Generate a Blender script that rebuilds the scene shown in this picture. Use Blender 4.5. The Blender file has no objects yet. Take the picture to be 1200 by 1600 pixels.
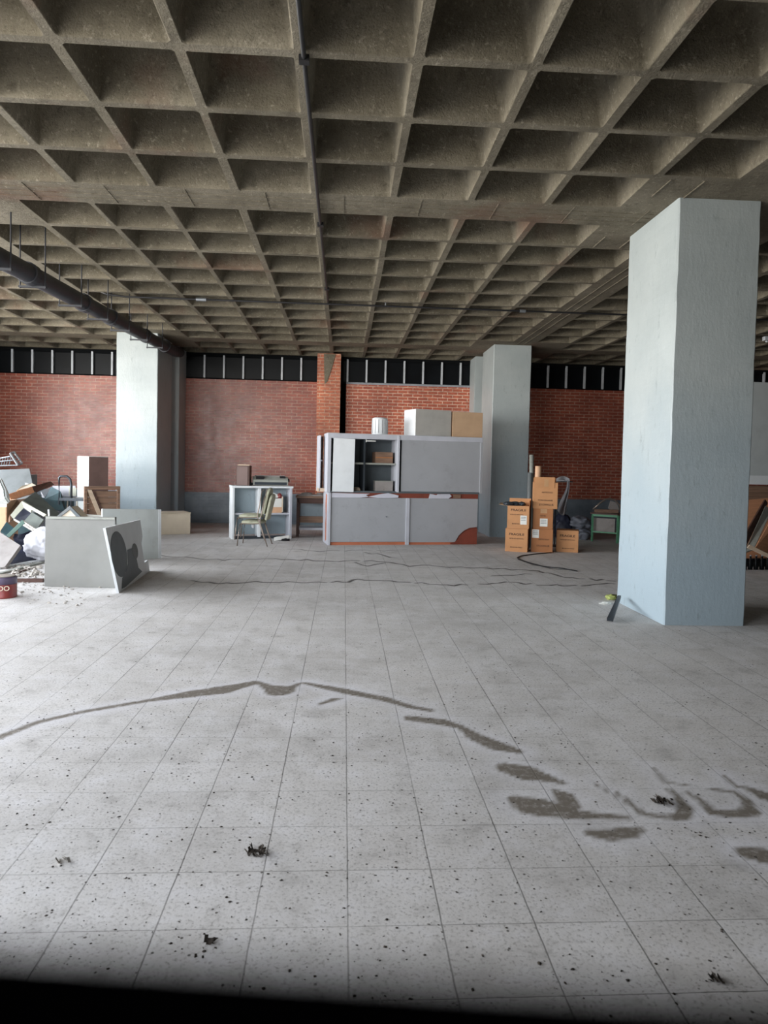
import bpy, bmesh, math, random
import numpy as np
from mathutils import Vector, Matrix, noise
random.seed(7)
PI = math.pi
SC = bpy.context.scene
COL = SC.collection

# ---------------------------------------------------------------- camera, world, light, exposure
FPX, YAW, PIT, ROL, CX, CY = 1066.84, 0.05982, -0.03695, 0.02211, 600.5, 765.08
HC = 1.6                                   # camera height above the floor
CZ = 4.365                                 # underside of the ceiling ribs
def cam_axes():
    cy, sy, cp, sp = math.cos(YAW), math.sin(YAW), math.cos(PIT), math.sin(PIT)
    cr, sr = math.cos(ROL), math.sin(ROL)
    F = Vector((sy*cp, cy*cp, sp)); Rt = Vector((cy, -sy, 0)); U = Rt.cross(F)
    return cr*Rt + sr*U, -sr*Rt + cr*U, F
AR, AU, AF = cam_axes()
cam = bpy.data.cameras.new('camera'); co = bpy.data.objects.new('camera', cam); COL.objects.link(co)
cam.sensor_fit = 'HORIZONTAL'; cam.sensor_width = 36; cam.lens = 36*FPX/1200
cam.shift_x = (600-CX)/1200; cam.shift_y = (CY-800)/1200
cam.clip_start = 0.01; cam.clip_end = 200
M = Matrix((( AR.x, AU.x, -AF.x, 0), (AR.y, AU.y, -AF.y, 0), (AR.z, AU.z, -AF.z, HC), (0, 0, 0, 1)))
co.matrix_world = M
cam.dof.use_dof = True; cam.dof.focus_distance = 7.0
cam.dof.aperture_fstop = (cam.lens/1000)/0.0055
SC.camera = co

w = bpy.data.worlds.new('sky'); SC.world = w; w.use_nodes = True
wn = w.node_tree.nodes; wl = w.node_tree.links
bg = wn['Background']
bg.inputs[1].default_value = 19.0
# overcast sky above, bright band added around and below horizon to light the ceiling
tc_ = wn.new('ShaderNodeTexCoord'); sp_ = wn.new('ShaderNodeSeparateXYZ'); rp_ = wn.new('ShaderNodeValToRGB')
mr_ = wn.new('ShaderNodeMapRange'); mr_.inputs[1].default_value = -1; mr_.inputs[2].default_value = 1
wl.new(tc_.outputs['Generated'], sp_.inputs[0]); wl.new(sp_.outputs['Z'], mr_.inputs[0]); wl.new(mr_.outputs[0], rp_.inputs[0])
e_ = rp_.color_ramp.elements
e_[0].position = .30; e_[0].color = (.28, .27, .25, 1)
e_[1].position = .90; e_[1].color = (.56, .62, .72, 1)
for p_, c_ in ((.40, (.60, .585, .55, 1)), (.49, (1.0, .97, .92, 1)), (.515, (.80, .81, .82, 1)), (.62, (.66, .69, .73, 1))):
    q_ = e_.new(p_); q_.color = c_
wl.new(rp_.outputs[0], bg.inputs[0])

def portal(loc, rot, sx, sy):
    l = bpy.data.lights.new('daylight_portal', 'AREA'); l.shape = 'RECTANGLE'; l.size = sx; l.size_y = sy
    l.cycles.is_portal = True
    o = bpy.data.objects.new('daylight_portal', l); COL.objects.link(o); o.location = loc; o.rotation_euler = rot
    return o
LX = -8.75                                  # left wall plane
RX = 12.6
BY = 17.75                                  # back wall plane
OPL = (1.0, 13.9, 0.9, 4.33)              # left opening: y0,y1,z0,z1
OPF = (-8.5, -2.4, 1.60, 4.2)               # front opening: x0,x1,z0,z1
portal((LX-0.3, (OPL[0]+OPL[1])/2, (OPL[2]+OPL[3])/2), (0, -PI/2, 0), OPL[3]-OPL[2], OPL[1]-OPL[0])
portal(((OPF[0]+OPF[1])/2, -0.62, (OPF[2]+OPF[3])/2), (PI/2, 0, 0), OPF[1]-OPF[0], OPF[3]-OPF[2])
SC.view_settings.view_transform = 'Standard'; SC.view_settings.look = 'None'
SC.view_settings.gamma = 1.0; SC.view_settings.use_curve_mapping = False
SC.view_settings.exposure = 0.0

# ---------------------------------------------------------------- pixel -> world point on a given plane
def ray(u, v):
    return AR*((u-CX)/FPX) + AU*(-(v-CY)/FPX) + AF
def F(u, v, z=0.0):
    d = ray(u, v); t = (z-HC)/d.z
    return Vector((d.x*t, d.y*t, z))
def PY(u, v, Y):
    d = ray(u, v); t = Y/d.y
    return Vector((d.x*t, Y, HC+d.z*t))

# ---------------------------------------------------------------- materials
def srgb(c):
    def f(x):
        x /= 255.0
        return x/12.92 if x <= 0.04045 else ((x+0.055)/1.055)**2.4
    return (f(c[0]), f(c[1]), f(c[2]), 1)
class NT:
    def __init__(s, name):
        s.m = bpy.data.materials.new(name); s.m.use_nodes = True
        s.n = s.m.node_tree.nodes; s.l = s.m.node_tree.links
        s.b = s.n['Principled BSDF']
    def new(s, t, **k):
        n = s.n.new(t)
        for a, v in k.items(): setattr(n, a, v)
        return n
    def link(s, a, b): s.l.new(a, b)
    def coord(s, kind='Object'):
        if kind == 'World': return s.new('ShaderNodeNewGeometry').outputs['Position']
        return s.new('ShaderNodeTexCoord').outputs[kind]
    def noise(s, co, scale, detail=6, rough=.6, vec_scale=None):
        if vec_scale:
            mp = s.new('ShaderNodeMapping'); mp.inputs['Scale'].default_value = vec_scale
            s.link(co, mp.inputs[0]); co = mp.outputs[0]
        n = s.new('ShaderNodeTexNoise'); n.inputs['Scale'].default_value = scale
        n.inputs['Detail'].default_value = detail; n.inputs['Roughness'].default_value = rough
        s.link(co, n.inputs['Vector']); return n.outputs['Fac']
    def ramp(s, fac, stops, interp='LINEAR'):
        r = s.new('ShaderNodeValToRGB'); r.color_ramp.interpolation = interp
        e = r.color_ramp.elements
        while len(e) < len(stops): e.new(0.5)
        for i, (p, c) in enumerate(stops):
            e[i].position = p; e[i].color = c if len(c) == 4 else (*c, 1)
        s.link(fac, r.inputs[0]); return r.outputs[0]
    def mix(s, fac, a, b, mode='MIX'):
        n = s.new('ShaderNodeMix', data_type='RGBA', blend_type=mode)
        for sock, v in ((n.inputs[0], fac), (n.inputs[6], a), (n.inputs[7], b)):
            if hasattr(v, 'links') or isinstance(v, bpy.types.NodeSocket): s.link(v, sock)
            else: sock.default_value = v
        return n.outputs[2]
    def math(s, op, a, b=None, c=None):
        n = s.new('ShaderNodeMath', operation=op)
        for i, v in enumerate((a, b, c)):
            if v is None: continue
            if isinstance(v, bpy.types.NodeSocket): s.link(v, n.inputs[i])
            else: n.inputs[i].default_value = v
        return n.outputs[0]
    def bump(s, h, strength=.3, dist=.01):
        b = s.new('ShaderNodeBump'); b.inputs['Strength'].default_value = strength; b.inputs['Distance'].default_value = dist
        s.link(h, b.inputs['Height']); s.link(b.outputs[0], s.b.inputs['Normal'])
    def base(s, c):
        if isinstance(c, bpy.types.NodeSocket): s.link(c, s.b.inputs['Base Color'])
        else: s.b.inputs['Base Color'].default_value = c
    def rough(s, r):
        if isinstance(r, bpy.types.NodeSocket): s.link(r, s.b.inputs['Roughness'])
        else: s.b.inputs['Roughness'].default_value = r
BW = lambda x: (x, x, x, 1)

def m_plain(name, c, rough=.6, var=.12, scale=4, metal=0, bump=.1, dirt=None, vs=None):
    """painted / printed surface with uneven tone and slight grime"""
    t = NT(name); co = t.coord('Object')
    n = t.noise(co, scale, 5, .6, vs)
    a = srgb(c); lo = tuple(x*(1-var*1.6) for x in a[:3])+(1,); hi = tuple(min(1, x*(1+var)) for x in a[:3])+(1,)
    col = t.ramp(n, [(.3, lo), (.5, a), (.72, hi)])
    if dirt:
        n2 = t.noise(co, scale*2.3, 8, .75)
        col = t.mix(t.ramp(n2, [(.55, BW(0)), (.75, BW(.8))]), col, srgb(dirt))
    t.base(col); t.rough(rough); t.b.inputs['Metallic'].default_value = metal
    if bump: t.bump(t.noise(co, scale*12, 4), bump, .004)
    return t.m
def m_wood(name, c, rough=.6, axis='x', dark=.55):
    t = NT(name); co = t.coord('Object')
    vs = {'x': (1, 14, 14), 'y': (14, 1, 14), 'z': (14, 14, 1)}[axis]
    n = t.noise(co, 2.5, 6, .6, vs)
    a = srgb(c); lo = tuple(x*dark for x in a[:3])+(1,)
    t.base(t.ramp(n, [(.3, lo), (.6, a)])); t.rough(rough)
    t.bump(n, .25, .004); return t.m

def m_concrete():
    t = NT('board_marked_concrete'); co = t.coord('World')
    n1 = t.noise(co, .9, 8, .65); n2 = t.noise(co, 9, 8, .7); n3 = t.noise(co, 60, 4, .6)
    col = t.ramp(n1, [(.3, srgb((92, 85, 70))), (.5, srgb((117, 109, 92))), (.72, srgb((138, 130, 113)))])
    col = t.mix(t.ramp(n2, [(.32, BW(.6)), (.48, BW(0))]), col, srgb((76, 69, 54)))
    col = t.mix(t.ramp(n3, [(.30, BW(.55)), (.42, BW(0))]), col, srgb((58, 52, 42)))
    col = t.mix(t.ramp(t.noise(co, 26, 6, .7), [(.56, BW(0)), (.68, BW(.5))]), col, srgb((178, 170, 152)))
    n4 = t.noise(co, .55, 5, .6)
    col = t.mix(t.ramp(n4, [(.58, BW(0)), (.68, BW(.4))]), col, srgb((112, 68, 50)))
    col = t.mix(t.ramp(t.noise(co, 2.2, 10, .8), [(.64, BW(0)), (.72, BW(.55))]), col, srgb((190, 184, 170)))
    t.base(col); t.rough(.88)
    wv = t.new('ShaderNodeTexWave', wave_type='BANDS', bands_direction='Y'); wv.inputs['Scale'].default_value = 4.2
    wv.inputs['Distortion'].default_value = .6
    t.link(co, wv.inputs['Vector'])
    h = t.math('ADD', t.math('MULTIPLY', n2, 1.0), t.math('MULTIPLY', n3, .5))
    h = t.math('ADD', h, t.math('MULTIPLY', wv.outputs['Fac'], .12))
    t.bump(h, .8, .02); return t.m

def m_brick(name, c1, c2, mortar, rough=.34, dado=.79):
    t = NT(name); co = t.coord('World')
    sep = t.new('ShaderNodeSeparateXYZ'); t.link(co, sep.inputs[0])
    cmb = t.new('ShaderNodeCombineXYZ')
    xy = t.math('ADD', sep.outputs['X'], sep.outputs['Y'])
    t.link(xy, cmb.inputs[0]); t.link(sep.outputs['Z'], cmb.inputs[1])
    br = t.new('ShaderNodeTexBrick'); t.link(cmb.outputs[0], br.inputs['Vector'])
    br.inputs['Scale'].default_value = 1; br.inputs['Brick Width'].default_value = .26; br.inputs['Row Height'].default_value = .082
    br.inputs['Mortar Size'].default_value = .010; br.inputs['Mortar Smooth'].default_value = .3; br.inputs['Bias'].default_value = -.2
    br.inputs['Color1'].default_value = srgb(c1); br.inputs['Color2'].default_value = srgb(c2); br.inputs['Mortar'].default_value = srgb(mortar)
    n = t.noise(co, 1.1, 7, .65)
    col = t.mix(t.ramp(n, [(.38, BW(.55)), (.62, BW(0))]), br.outputs['Color'], srgb((104, 52, 44)))
    n2 = t.noise(co, 11, 6, .7, (1, 1, 2.5))
    col = t.mix(t.ramp(n2, [(.42, BW(.35)), (.55, BW(0))]), col, srgb((96, 56, 48)))
    n5 = t.noise(co, 1.7, 9, .8)
    col = t.mix(t.ramp(n5, [(.66, BW(0)), (.74, BW(.4))]), col, srgb((196, 176, 164)))
    # blue-grey painted band at the foot of the wall
    wob = t.math('ADD', sep.outputs['Z'], t.math('MULTIPLY', t.noise(co, 14, 4), .02))
    dm = t.math('LESS_THAN', wob, dado+.01)
    pn = t.ramp(t.noise(co, 2.5, 6), [(.3, srgb((96, 106, 116))), (.7, srgb((132, 142, 150)))])
    col = t.mix(dm, col, pn)
    t.base(col)
    t.rough(t.math('ADD', t.math('MULTIPLY', t.noise(co, 6, 5), .3), rough-.12))
    h = t.math('ADD', t.math('MULTIPLY', br.outputs['Fac'], -1.0), t.math('MULTIPLY', n2, .25))
    t.bump(h, .5, .006); return t.m

def m_paint(name, hi, lo, rough=.38):
    """gloss paint over rough render: columns"""
    t = NT(name); co = t.coord('World')
    n = t.noise(co, 1.3, 6, .6); n2 = t.noise(co, 14, 6, .7, (1, 1, .35)); n3 = t.noise(co, 45, 3)
    col = t.ramp(n, [(.3, srgb(lo)), (.7, srgb(hi))])
    sep = t.new('ShaderNodeSeparateXYZ'); t.link(co, sep.inputs[0])
    zf = t.math('MULTIPLY', t.math('ADD', sep.outputs['Z'], n), .2)
    col = t.mix(t.ramp(zf, [(.20, BW(.75)), (.62, BW(0))]), col, srgb((164, 183, 194)))
    col = t.mix(t.ramp(n2, [(.60, BW(0)), (.76, BW(.6))]), col, srgb((118, 126, 128)))
    col = t.mix(t.ramp(t.noise(co, 5, 9, .8, (1, 1, .3)), [(.62, BW(0)), (.70, BW(.5))]), col, srgb((104, 110, 112)))
    t.base(col); t.rough(t.math('ADD', t.math('MULTIPLY', n2, .3), rough-.1))
    wv = t.new('ShaderNodeTexWave', wave_type='BANDS', bands_direction='Z'); wv.inputs['Scale'].default_value = .35
    wv.inputs['Distortion'].default_value = 6; wv.inputs['Detail'].default_value = 4
    t.link(co, wv.inputs['Vector'])
    h = t.math('ADD', t.math('ADD', t.math('MULTIPLY', n2, .8), t.math('MULTIPLY', n3, .25)), t.math('MULTIPLY', wv.outputs['Fac'], .5))
    t.bump(h, .4, .012); return t.m

TILE, TX0, TY0 = .3278, .0465, 3.2888
def m_floor():
    t = NT('dusty_floor_tiles'); co = t.coord('World')
    sep = t.new('ShaderNodeSeparateXYZ'); t.link(co, sep.inputs[0])
    wob = t.math('MULTIPLY', t.math('SUBTRACT', t.noise(co, 7, 3), .5), .006)
    def joint(o, off, wdt):
        a = t.math('DIVIDE', t.math('SUBTRACT', t.math('ADD', o, wob), off), TILE)
        fr = t.math('FRACT', t.math('ADD', a, 200.5))
        d = t.math('ABSOLUTE', t.math('SUBTRACT', fr, .5))
        mr = t.new('ShaderNodeMapRange'); t.link(d, mr.inputs[0])
        mr.inputs[1].default_value = 0; mr.inputs[2].default_value = wdt; mr.inputs[3].default_value = 1; mr.inputs[4].default_value = 0
        return mr.outputs[0]
    jx = joint(sep.outputs['X'], TX0, .013); jy = joint(sep.outputs['Y'], TY0, .009)
    # dust hides the joints in patches, more so far off
    cover = t.ramp(t.noise(co, .8, 6, .6), [(.42, BW(1)), (.62, BW(.35))])
    j = t.math('MULTIPLY', t.math('MAXIMUM', jx, t.math('MULTIPLY', jy, t.ramp(t.math('MULTIPLY', sep.outputs['Y'], .1), [(.28, BW(.9)), (.55, BW(.15))]))), cover)
    # per-tile tone
    fx = t.math('FLOOR', t.math('DIVIDE', t.math('SUBTRACT', sep.outputs['X'], TX0), TILE))
    fy = t.math('FLOOR', t.math('DIVIDE', t.math('SUBTRACT', sep.outputs['Y'], TY0), TILE))
    cmb = t.new('ShaderNodeCombineXYZ'); t.link(fx, cmb.inputs[0]); t.link(fy, cmb.inputs[1])
    wn_ = t.new('ShaderNodeTexWhiteNoise', noise_dimensions='2D'); t.link(cmb.outputs[0], wn_.inputs['Vector'])
    n1 = t.noise(co, .55, 6, .6); n2 = t.noise(co, 4.5, 8, .7); n3 = t.noise(co, 70, 5, .7); n4 = t.noise(co, 1.6, 7, .65)
    col = t.ramp(n1, [(.3, srgb((194, 191, 188))), (.7, srgb((218, 214, 210)))])
    tone = t.ramp(wn_.outputs['Value'], [(0, BW(.465)), (1, BW(.535))])
    col = t.mix(1.0, col, tone, 'OVERLAY')
    col = t.mix(t.ramp(n2, [(.50, BW(0)), (.68, BW(.5))]), col, srgb((226, 224, 226)))
    col = t.mix(t.ramp(n4, [(.52, BW(0)), (.66, BW(.55))]), col, srgb((224, 221, 220)))
    col = t.mix(t.ramp(n2, [(.30, BW(.5)), (.46, BW(0))]), col, srgb((150, 146, 142)))
    col = t.mix(t.ramp(n3, [(.34, BW(.7)), (.47, BW(0))]), col, srgb((126, 121, 116)))
    n6 = t.noise(co, 15, 8, .75)
    col = t.mix(t.ramp(n6, [(.30, BW(.55)), (.44, BW(0))]), col, srgb((140, 136, 131)))
    col = t.mix(t.ramp(n6, [(.60, BW(0)), (.74, BW(.6))]), col, srgb((232, 230, 230)))
    # tiny scattered grit
    vo = t.new('ShaderNodeTexVoronoi'); vo.inputs['Scale'].default_value = 17; t.link(co, vo.inputs['Vector'])
    gs = t.ramp(vo.outputs['Distance'], [(.07, BW(1)), (.11, BW(0))])
    vn = t.ramp(t.noise(co, 5, 2), [(.45, BW(0)), (.5, BW(1))])
    gf = t.math('MULTIPLY', gs, vn)
    col = t.mix(gf, col, srgb((92, 88, 84)))
    col = t.mix(j, col, srgb((96, 93, 90)))
    at = t.new('ShaderNodeAttribute', attribute_name='stain')
    sn = t.math('MULTIPLY', at.outputs['Fac'], t.ramp(t.noise(co, 28, 6, .75), [(.25, BW(.35)), (.5, BW(1))]))
    col = t.mix(sn, col, srgb((118, 110, 100)))
    ah = t.new('ShaderNodeAttribute', attribute_name='halo')
    col = t.mix(t.math('MULTIPLY', ah.outputs['Fac'], .55), col, srgb((232, 231, 238)))
    ac = t.new('ShaderNodeAttribute', attribute_name='crack')
    col = t.mix(t.math('MULTIPLY', ac.outputs['Fac'], .95), col, srgb((64, 58, 54)))
    t.base(col)
    t.rough(t.ramp(n2, [(.3, BW(.62)), (.7, BW(.85))]))
    h = t.math('ADD', t.math('MULTIPLY', j, -.25), t.math('MULTIPLY', n3, .35))
    h = t.math('ADD', h, t.math('MULTIPLY', n2, .6)); h = t.math('ADD', h, t.math('MULTIPLY', ac.outputs['Fac'], -1.5))
    t.bump(h, .45, .006); return t.m

MAT = {}
def mt(k, *a, **kw):
    MAT[k] = m_plain(k, *a, **kw); return MAT[k]
MAT['concrete'] = m_concrete()
MAT['brick'] = m_brick('glazed_red_brick', (176, 92, 68), (150, 74, 56), (196, 160, 140))
MAT['brick_right'] = m_brick('bright_red_brick', (206, 112, 82), (182, 92, 68), (240, 205, 180), rough=.5)
MAT['brick_pier'] = m_brick('orange_brick', (220, 130, 94), (200, 112, 80), (226, 190, 160), rough=.6)
MAT['column'] = m_paint('pale_blue_grey_paint', (180, 187, 186), (166, 174, 174))
MAT['floor'] = m_floor()
mt('render_grey', (150, 154, 160), rough=.8, dirt=(110, 110, 112))
mt('wall_dark', (86, 88, 92), rough=.9)
mt('sill_black', (6, 6, 7), rough=1, var=.05, bump=0); MAT['sill_black'].node_tree.nodes['Principled BSDF'].inputs['Specular IOR Level'].default_value = .0
mt('void_black', (10, 12, 14), rough=.9, var=.02, bump=0)
mt('pane_dark', (12, 15, 18), rough=.4, var=.3, scale=2, bump=.02)
mt('mullion', (196, 200, 204), rough=.45)
mt('pipe_iron', (44, 46, 52), rough=.5, dirt=(70, 66, 62))
mt('conduit', (30, 30, 32), rough=.5)
mt('galv', (150, 154, 158), rough=.35, metal=.6)
mt('lam_grey', (164, 166, 170), rough=.5, var=.05, scale=1.5, dirt=(146, 146, 148))
mt('lam_light', (190, 192, 200), rough=.45, var=.05)
mt('lam_white', (226, 230, 232), rough=.4, var=.04)
mt('panel_grey', (126, 126, 122), rough=.6, var=.07, scale=2.5, dirt=(126, 124, 118))
mt('panel_white', (204, 210, 208), rough=.5, var=.06, scale=2.5, dirt=(180, 180, 176))
mt('grey_dark', (90, 98, 102), rough=.5)
mt('grey_mid', (112, 116, 116), rough=.6)
mt('red_core', (128, 62, 46), rough=.75)
mt('orange_core', (186, 112, 80), rough=.8)
mt('carton', (196, 142, 96), rough=.75, var=.08, scale=3)
mt('carton_dark', (168, 112, 70), rough=.75, var=.1, scale=3)
mt('carton_pale', (214, 172, 138), rough=.75, var=.08)
mt('kraft_board', (192, 160, 128), rough=.75, var=.06)
mt('cream', (222, 208, 186), rough=.55, var=.05)
mt('ink', (54, 34, 26), rough=.7)
mt('tape', (188, 146, 104), rough=.3)
mt('paper', (228, 228, 222), rough=.7, var=.05)
mt('paper_lilac', (204, 204, 214), rough=.7, var=.05)
mt('green_fabric', (170, 170, 148), rough=.9, var=.22, scale=14, dirt=(112, 126, 88))
mt('green_paint', (96, 158, 122), rough=.5, dirt=(60, 96, 78))
mt('green_dull', (92, 120, 110), rough=.6)
mt('tube_taupe', (142, 130, 120), rough=.35, metal=.5)
mt('tube_dark', (64, 70, 76), rough=.35, metal=.4)
mt('speaker_brown', (104, 82, 76), rough=.5)
mt('machine_grey', (150, 152, 144), rough=.55, dirt=(104, 102, 96))
mt('black_plastic', (32, 32, 34), rough=.5)
mt('cloth_white', (206, 206, 210), rough=.9)
mt('box_grey', (190, 188, 182), rough=.6, var=.06)
mt('sack_white', (196, 196, 202), rough=.45, var=.05)
mt('bag_grey', (120, 124, 134), rough=.5, var=.3)
mt('tarp_navy', (40, 44, 64), rough=.55, var=.3)
mt('teal_dark', (44, 72, 78), rough=.6, var=.3)
mt('grey_green', (96, 102, 96), rough=.7, var=.2)
mt('frame_cream', (196, 196, 180), rough=.5)
mt('dusty_board', (148, 142, 138), rough=.85, dirt=(120, 104, 100))
mt('rubble', (170, 164, 156), rough=.95, var=.3, scale=9)
mt('leaf', (58, 50, 42), rough=.9, var=.5, scale=60)
mt('bag_green', (176, 186, 110), rough=.5)
mt('tin_red', (128, 52, 48), rough=.4, dirt=(80, 60, 84))
mt('tin_violet', (84, 74, 96), rough=.4)
mt('brass_pale', (196, 190, 180), rough=.3, metal=.5)
mt('partition', (190, 196, 196), rough=.55, var=.05)
for k_ in ('pane_dark', 'void_black', 'black_plastic'): MAT[k_].node_tree.nodes['Principled BSDF'].inputs['Specular IOR Level'].default_value = .15
MAT['wood'] = m_wood('grey_brown_wood', (142, 112, 92))
MAT['wood_dark'] = m_wood('dark_brown_wood', (84, 56, 46))
MAT['wood_orange'] = m_wood('orange_plywood', (196, 140, 104), dark=.8)
MAT['wood_pale'] = m_wood('pale_bare_wood', (206, 184, 160), dark=.8)

# ---------------------------------------------------------------- mesh helper
ORG_X = -1
class MB:
    def __init__(s): s.bm = bmesh.new()
    def box(s, x0, x1, y0, y1, z0, z1, mtx=None):
        vs = [s.bm.verts.new(p) for p in ((x0,y0,z0),(x1,y0,z0),(x1,y1,z0),(x0,y1,z0),(x0,y0,z1),(x1,y0,z1),(x1,y1,z1),(x0,y1,z1))]
        if mtx:
            for v in vs: v.co = mtx @ v.co
        for f in ((3,2,1,0),(4,5,6,7),(0,1,5,4),(1,2,6,5),(2,3,7,6),(3,0,4,7)): s.bm.faces.new([vs[i] for i in f])
        return s
    def quad_slab(s, pts, th):
        p = [Vector(q) for q in pts]; n = (p[1]-p[0]).cross(p[3]-p[0])
        if n.length < 1e-9: n = Vector((0, 1, 0))
        n.normalize()
        if n.dot(Vector((0, 1, 0)) if abs(n.y) > .35 else Vector((-1 if ORG_X < 0 else 1, 0, 0))) < 0: n = -n
        a = [s.bm.verts.new(q) for q in p]; b = [s.bm.verts.new(q+n*th) for q in p]
        s.bm.faces.new(a); s.bm.faces.new(b[::-1])
        k = len(p)
        for i in range(k): s.bm.faces.new((a[i], b[i], b[(i+1) % k], a[(i+1) % k]))
        return s
    def tube(s, pts, r, n=10, cap=True):
        pts = [Vector(p) for p in pts]; rings = []
        for i, p in enumerate(pts):
            if i == 0: t = pts[1]-p
            elif i == len(pts)-1: t = p-pts[i-1]
            else: t = (pts[i+1]-p).normalized()+(p-pts[i-1]).normalized()
            t.normalize()
            up = Vector((0, 0, 1)) if abs(t.z) < .95 else Vector((1, 0, 0))
            a = t.cross(up).normalized(); b = a.cross(t).normalized()
            rr = r[i] if isinstance(r, (list, tuple)) else r
            rings.append([s.bm.verts.new(p+a*math.cos(2*PI*k/n)*rr+b*math.sin(2*PI*k/n)*rr) for k in range(n)])
        for i in range(len(rings)-1):
            for k in range(n): s.bm.faces.new((rings[i][k], rings[i][(k+1) % n], rings[i+1][(k+1) % n], rings[i+1][k]))
        if cap:
            s.bm.faces.new(rings[0][::-1]); s.bm.faces.new(rings[-1])
        return s
    def lathe(s, prof, n=24, c=(0, 0, 0)):
        rings = [[s.bm.verts.new((c[0]+r*math.cos(2*PI*k/n), c[1]+r*math.sin(2*PI*k/n), c[2]+z)) for k in range(n)] for r, z in prof]
        for i in range(len(rings)-1):
            for k in range(n): s.bm.faces.new((rings[i][k], rings[i][(k+1) % n], rings[i+1][(k+1) % n], rings[i+1][k]))
        s.bm.faces.new(rings[0][::-1]); s.bm.faces.new(rings[-1]); return s
    def poly(s, pts, off):
        """flat polygon (list of 3-D points) thickened by the vector off"""
        off = Vector(off); a = [s.bm.verts.new(Vector(p)) for p in pts]; b = [s.bm.verts.new(Vector(p)+off) for p in pts]
        s.bm.faces.new(a[::-1]); s.bm.faces.new(b); k = len(pts)
        for i in range(k): s.bm.faces.new((a[i], a[(i+1) % k], b[(i+1) % k], b[i]))
        return s
    def blob(s, c, r, seed=0, sub=3, amp=.25, freq=2.0):
        res = bmesh.ops.create_icosphere(s.bm, subdivisions=sub, radius=1)
        for v in res['verts']:
            d = v.co.copy(); k = 1+amp*noise.noise(d*freq+Vector((seed*3.1, seed, 0)))+amp*.5*noise.noise(d*freq*2.7+Vector((seed, 5, seed)))
            v.co = Vector((c[0]+d.x*r[0]*k, c[1]+d.y*r[1]*k, c[2]+d.z*r[2]*k))
        return s
    def build(s, name, mat, parent=None, loc=None, rz=0, smooth=False, bevel=0, rot=None):
        bm = s.bm
        bmesh.ops.recalc_face_normals(bm, faces=bm.faces)
        if bevel:
            bmesh.ops.bevel(bm, geom=list(bm.edges), offset=bevel, segments=1 if bevel < .004 else 2, affect='EDGES', clamp_overlap=True)
        me = bpy.data.meshes.new(name); bm.to_mesh(me); bm.free()
        if smooth:
            me.polygons.foreach_set('use_smooth', [True]*len(me.polygons))
        o = bpy.data.objects.new(name, me); COL.objects.link(o)
        me.materials.append(MAT[mat] if isinstance(mat, str) else mat)
        if parent: o.parent = parent
        if loc is not None: o.location = loc
        if rot is not None: o.rotation_euler = rot
        elif rz: o.rotation_euler = (0, 0, rz)
        return o
    def build_at(s, name, mat, **k):
        """verts are in world space: shift them so that the origin sits at the middle of the base"""
        vs = [v.co for v in s.bm.verts]
        lo = Vector([min(v[i] for v in vs) for i in range(3)]); hi = Vector([max(v[i] for v in vs) for i in range(3)])
        c = Vector(((lo.x+hi.x)/2, (lo.y+hi.y)/2, lo.z))
        for v in s.bm.verts: v.co -= c
        return s.build(name, mat, loc=c, **k)
def tag(o, label=None, cat=None, group=None, kind=None):
    if label: o['label'] = label
    if cat: o['category'] = cat
    if group: o['group'] = group
    if kind: o['kind'] = kind
    return o
def thing(name, label, cat, loc=(0, 0, 0), rz=0, group=None):
    o = bpy.data.objects.new(name, None); o.empty_display_size = .1; COL.objects.link(o)
    o.location = loc; o.rotation_euler = (0, 0, rz)
    return tag(o, label, cat, group)
def struct(o): o['kind'] = 'structure'; return o
def copy_tree(o, parent=None):
    c = o.copy(); COL.objects.link(c); c.parent = parent
    for ch in list(o.children): copy_tree(ch, c)
    return c
def text_mesh(name, body, size, mat, parent, loc, rot=(PI/2, 0, 0), align='CENTER', sx=1.0):
    cu = bpy.data.curves.new(name, 'FONT'); cu.body = body; cu.size = size; cu.align_x = align; cu.align_y = 'CENTER'
    cu.extrude = .0006; cu.offset = size*.012
    tmp = bpy.data.objects.new(name+'_t', cu); COL.objects.link(tmp)
    bpy.context.view_layer.update()
    me = bpy.data.meshes.new_from_object(tmp.evaluated_get(bpy.context.evaluated_depsgraph_get()))
    bpy.data.objects.remove(tmp)
    me.materials.clear(); me.materials.append(MAT[mat])
    o = bpy.data.objects.new(name, me); COL.objects.link(o); o.parent = parent; o.location = loc; o.rotation_euler = rot
    o.scale = (sx, 1, 1)
    return o

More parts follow.
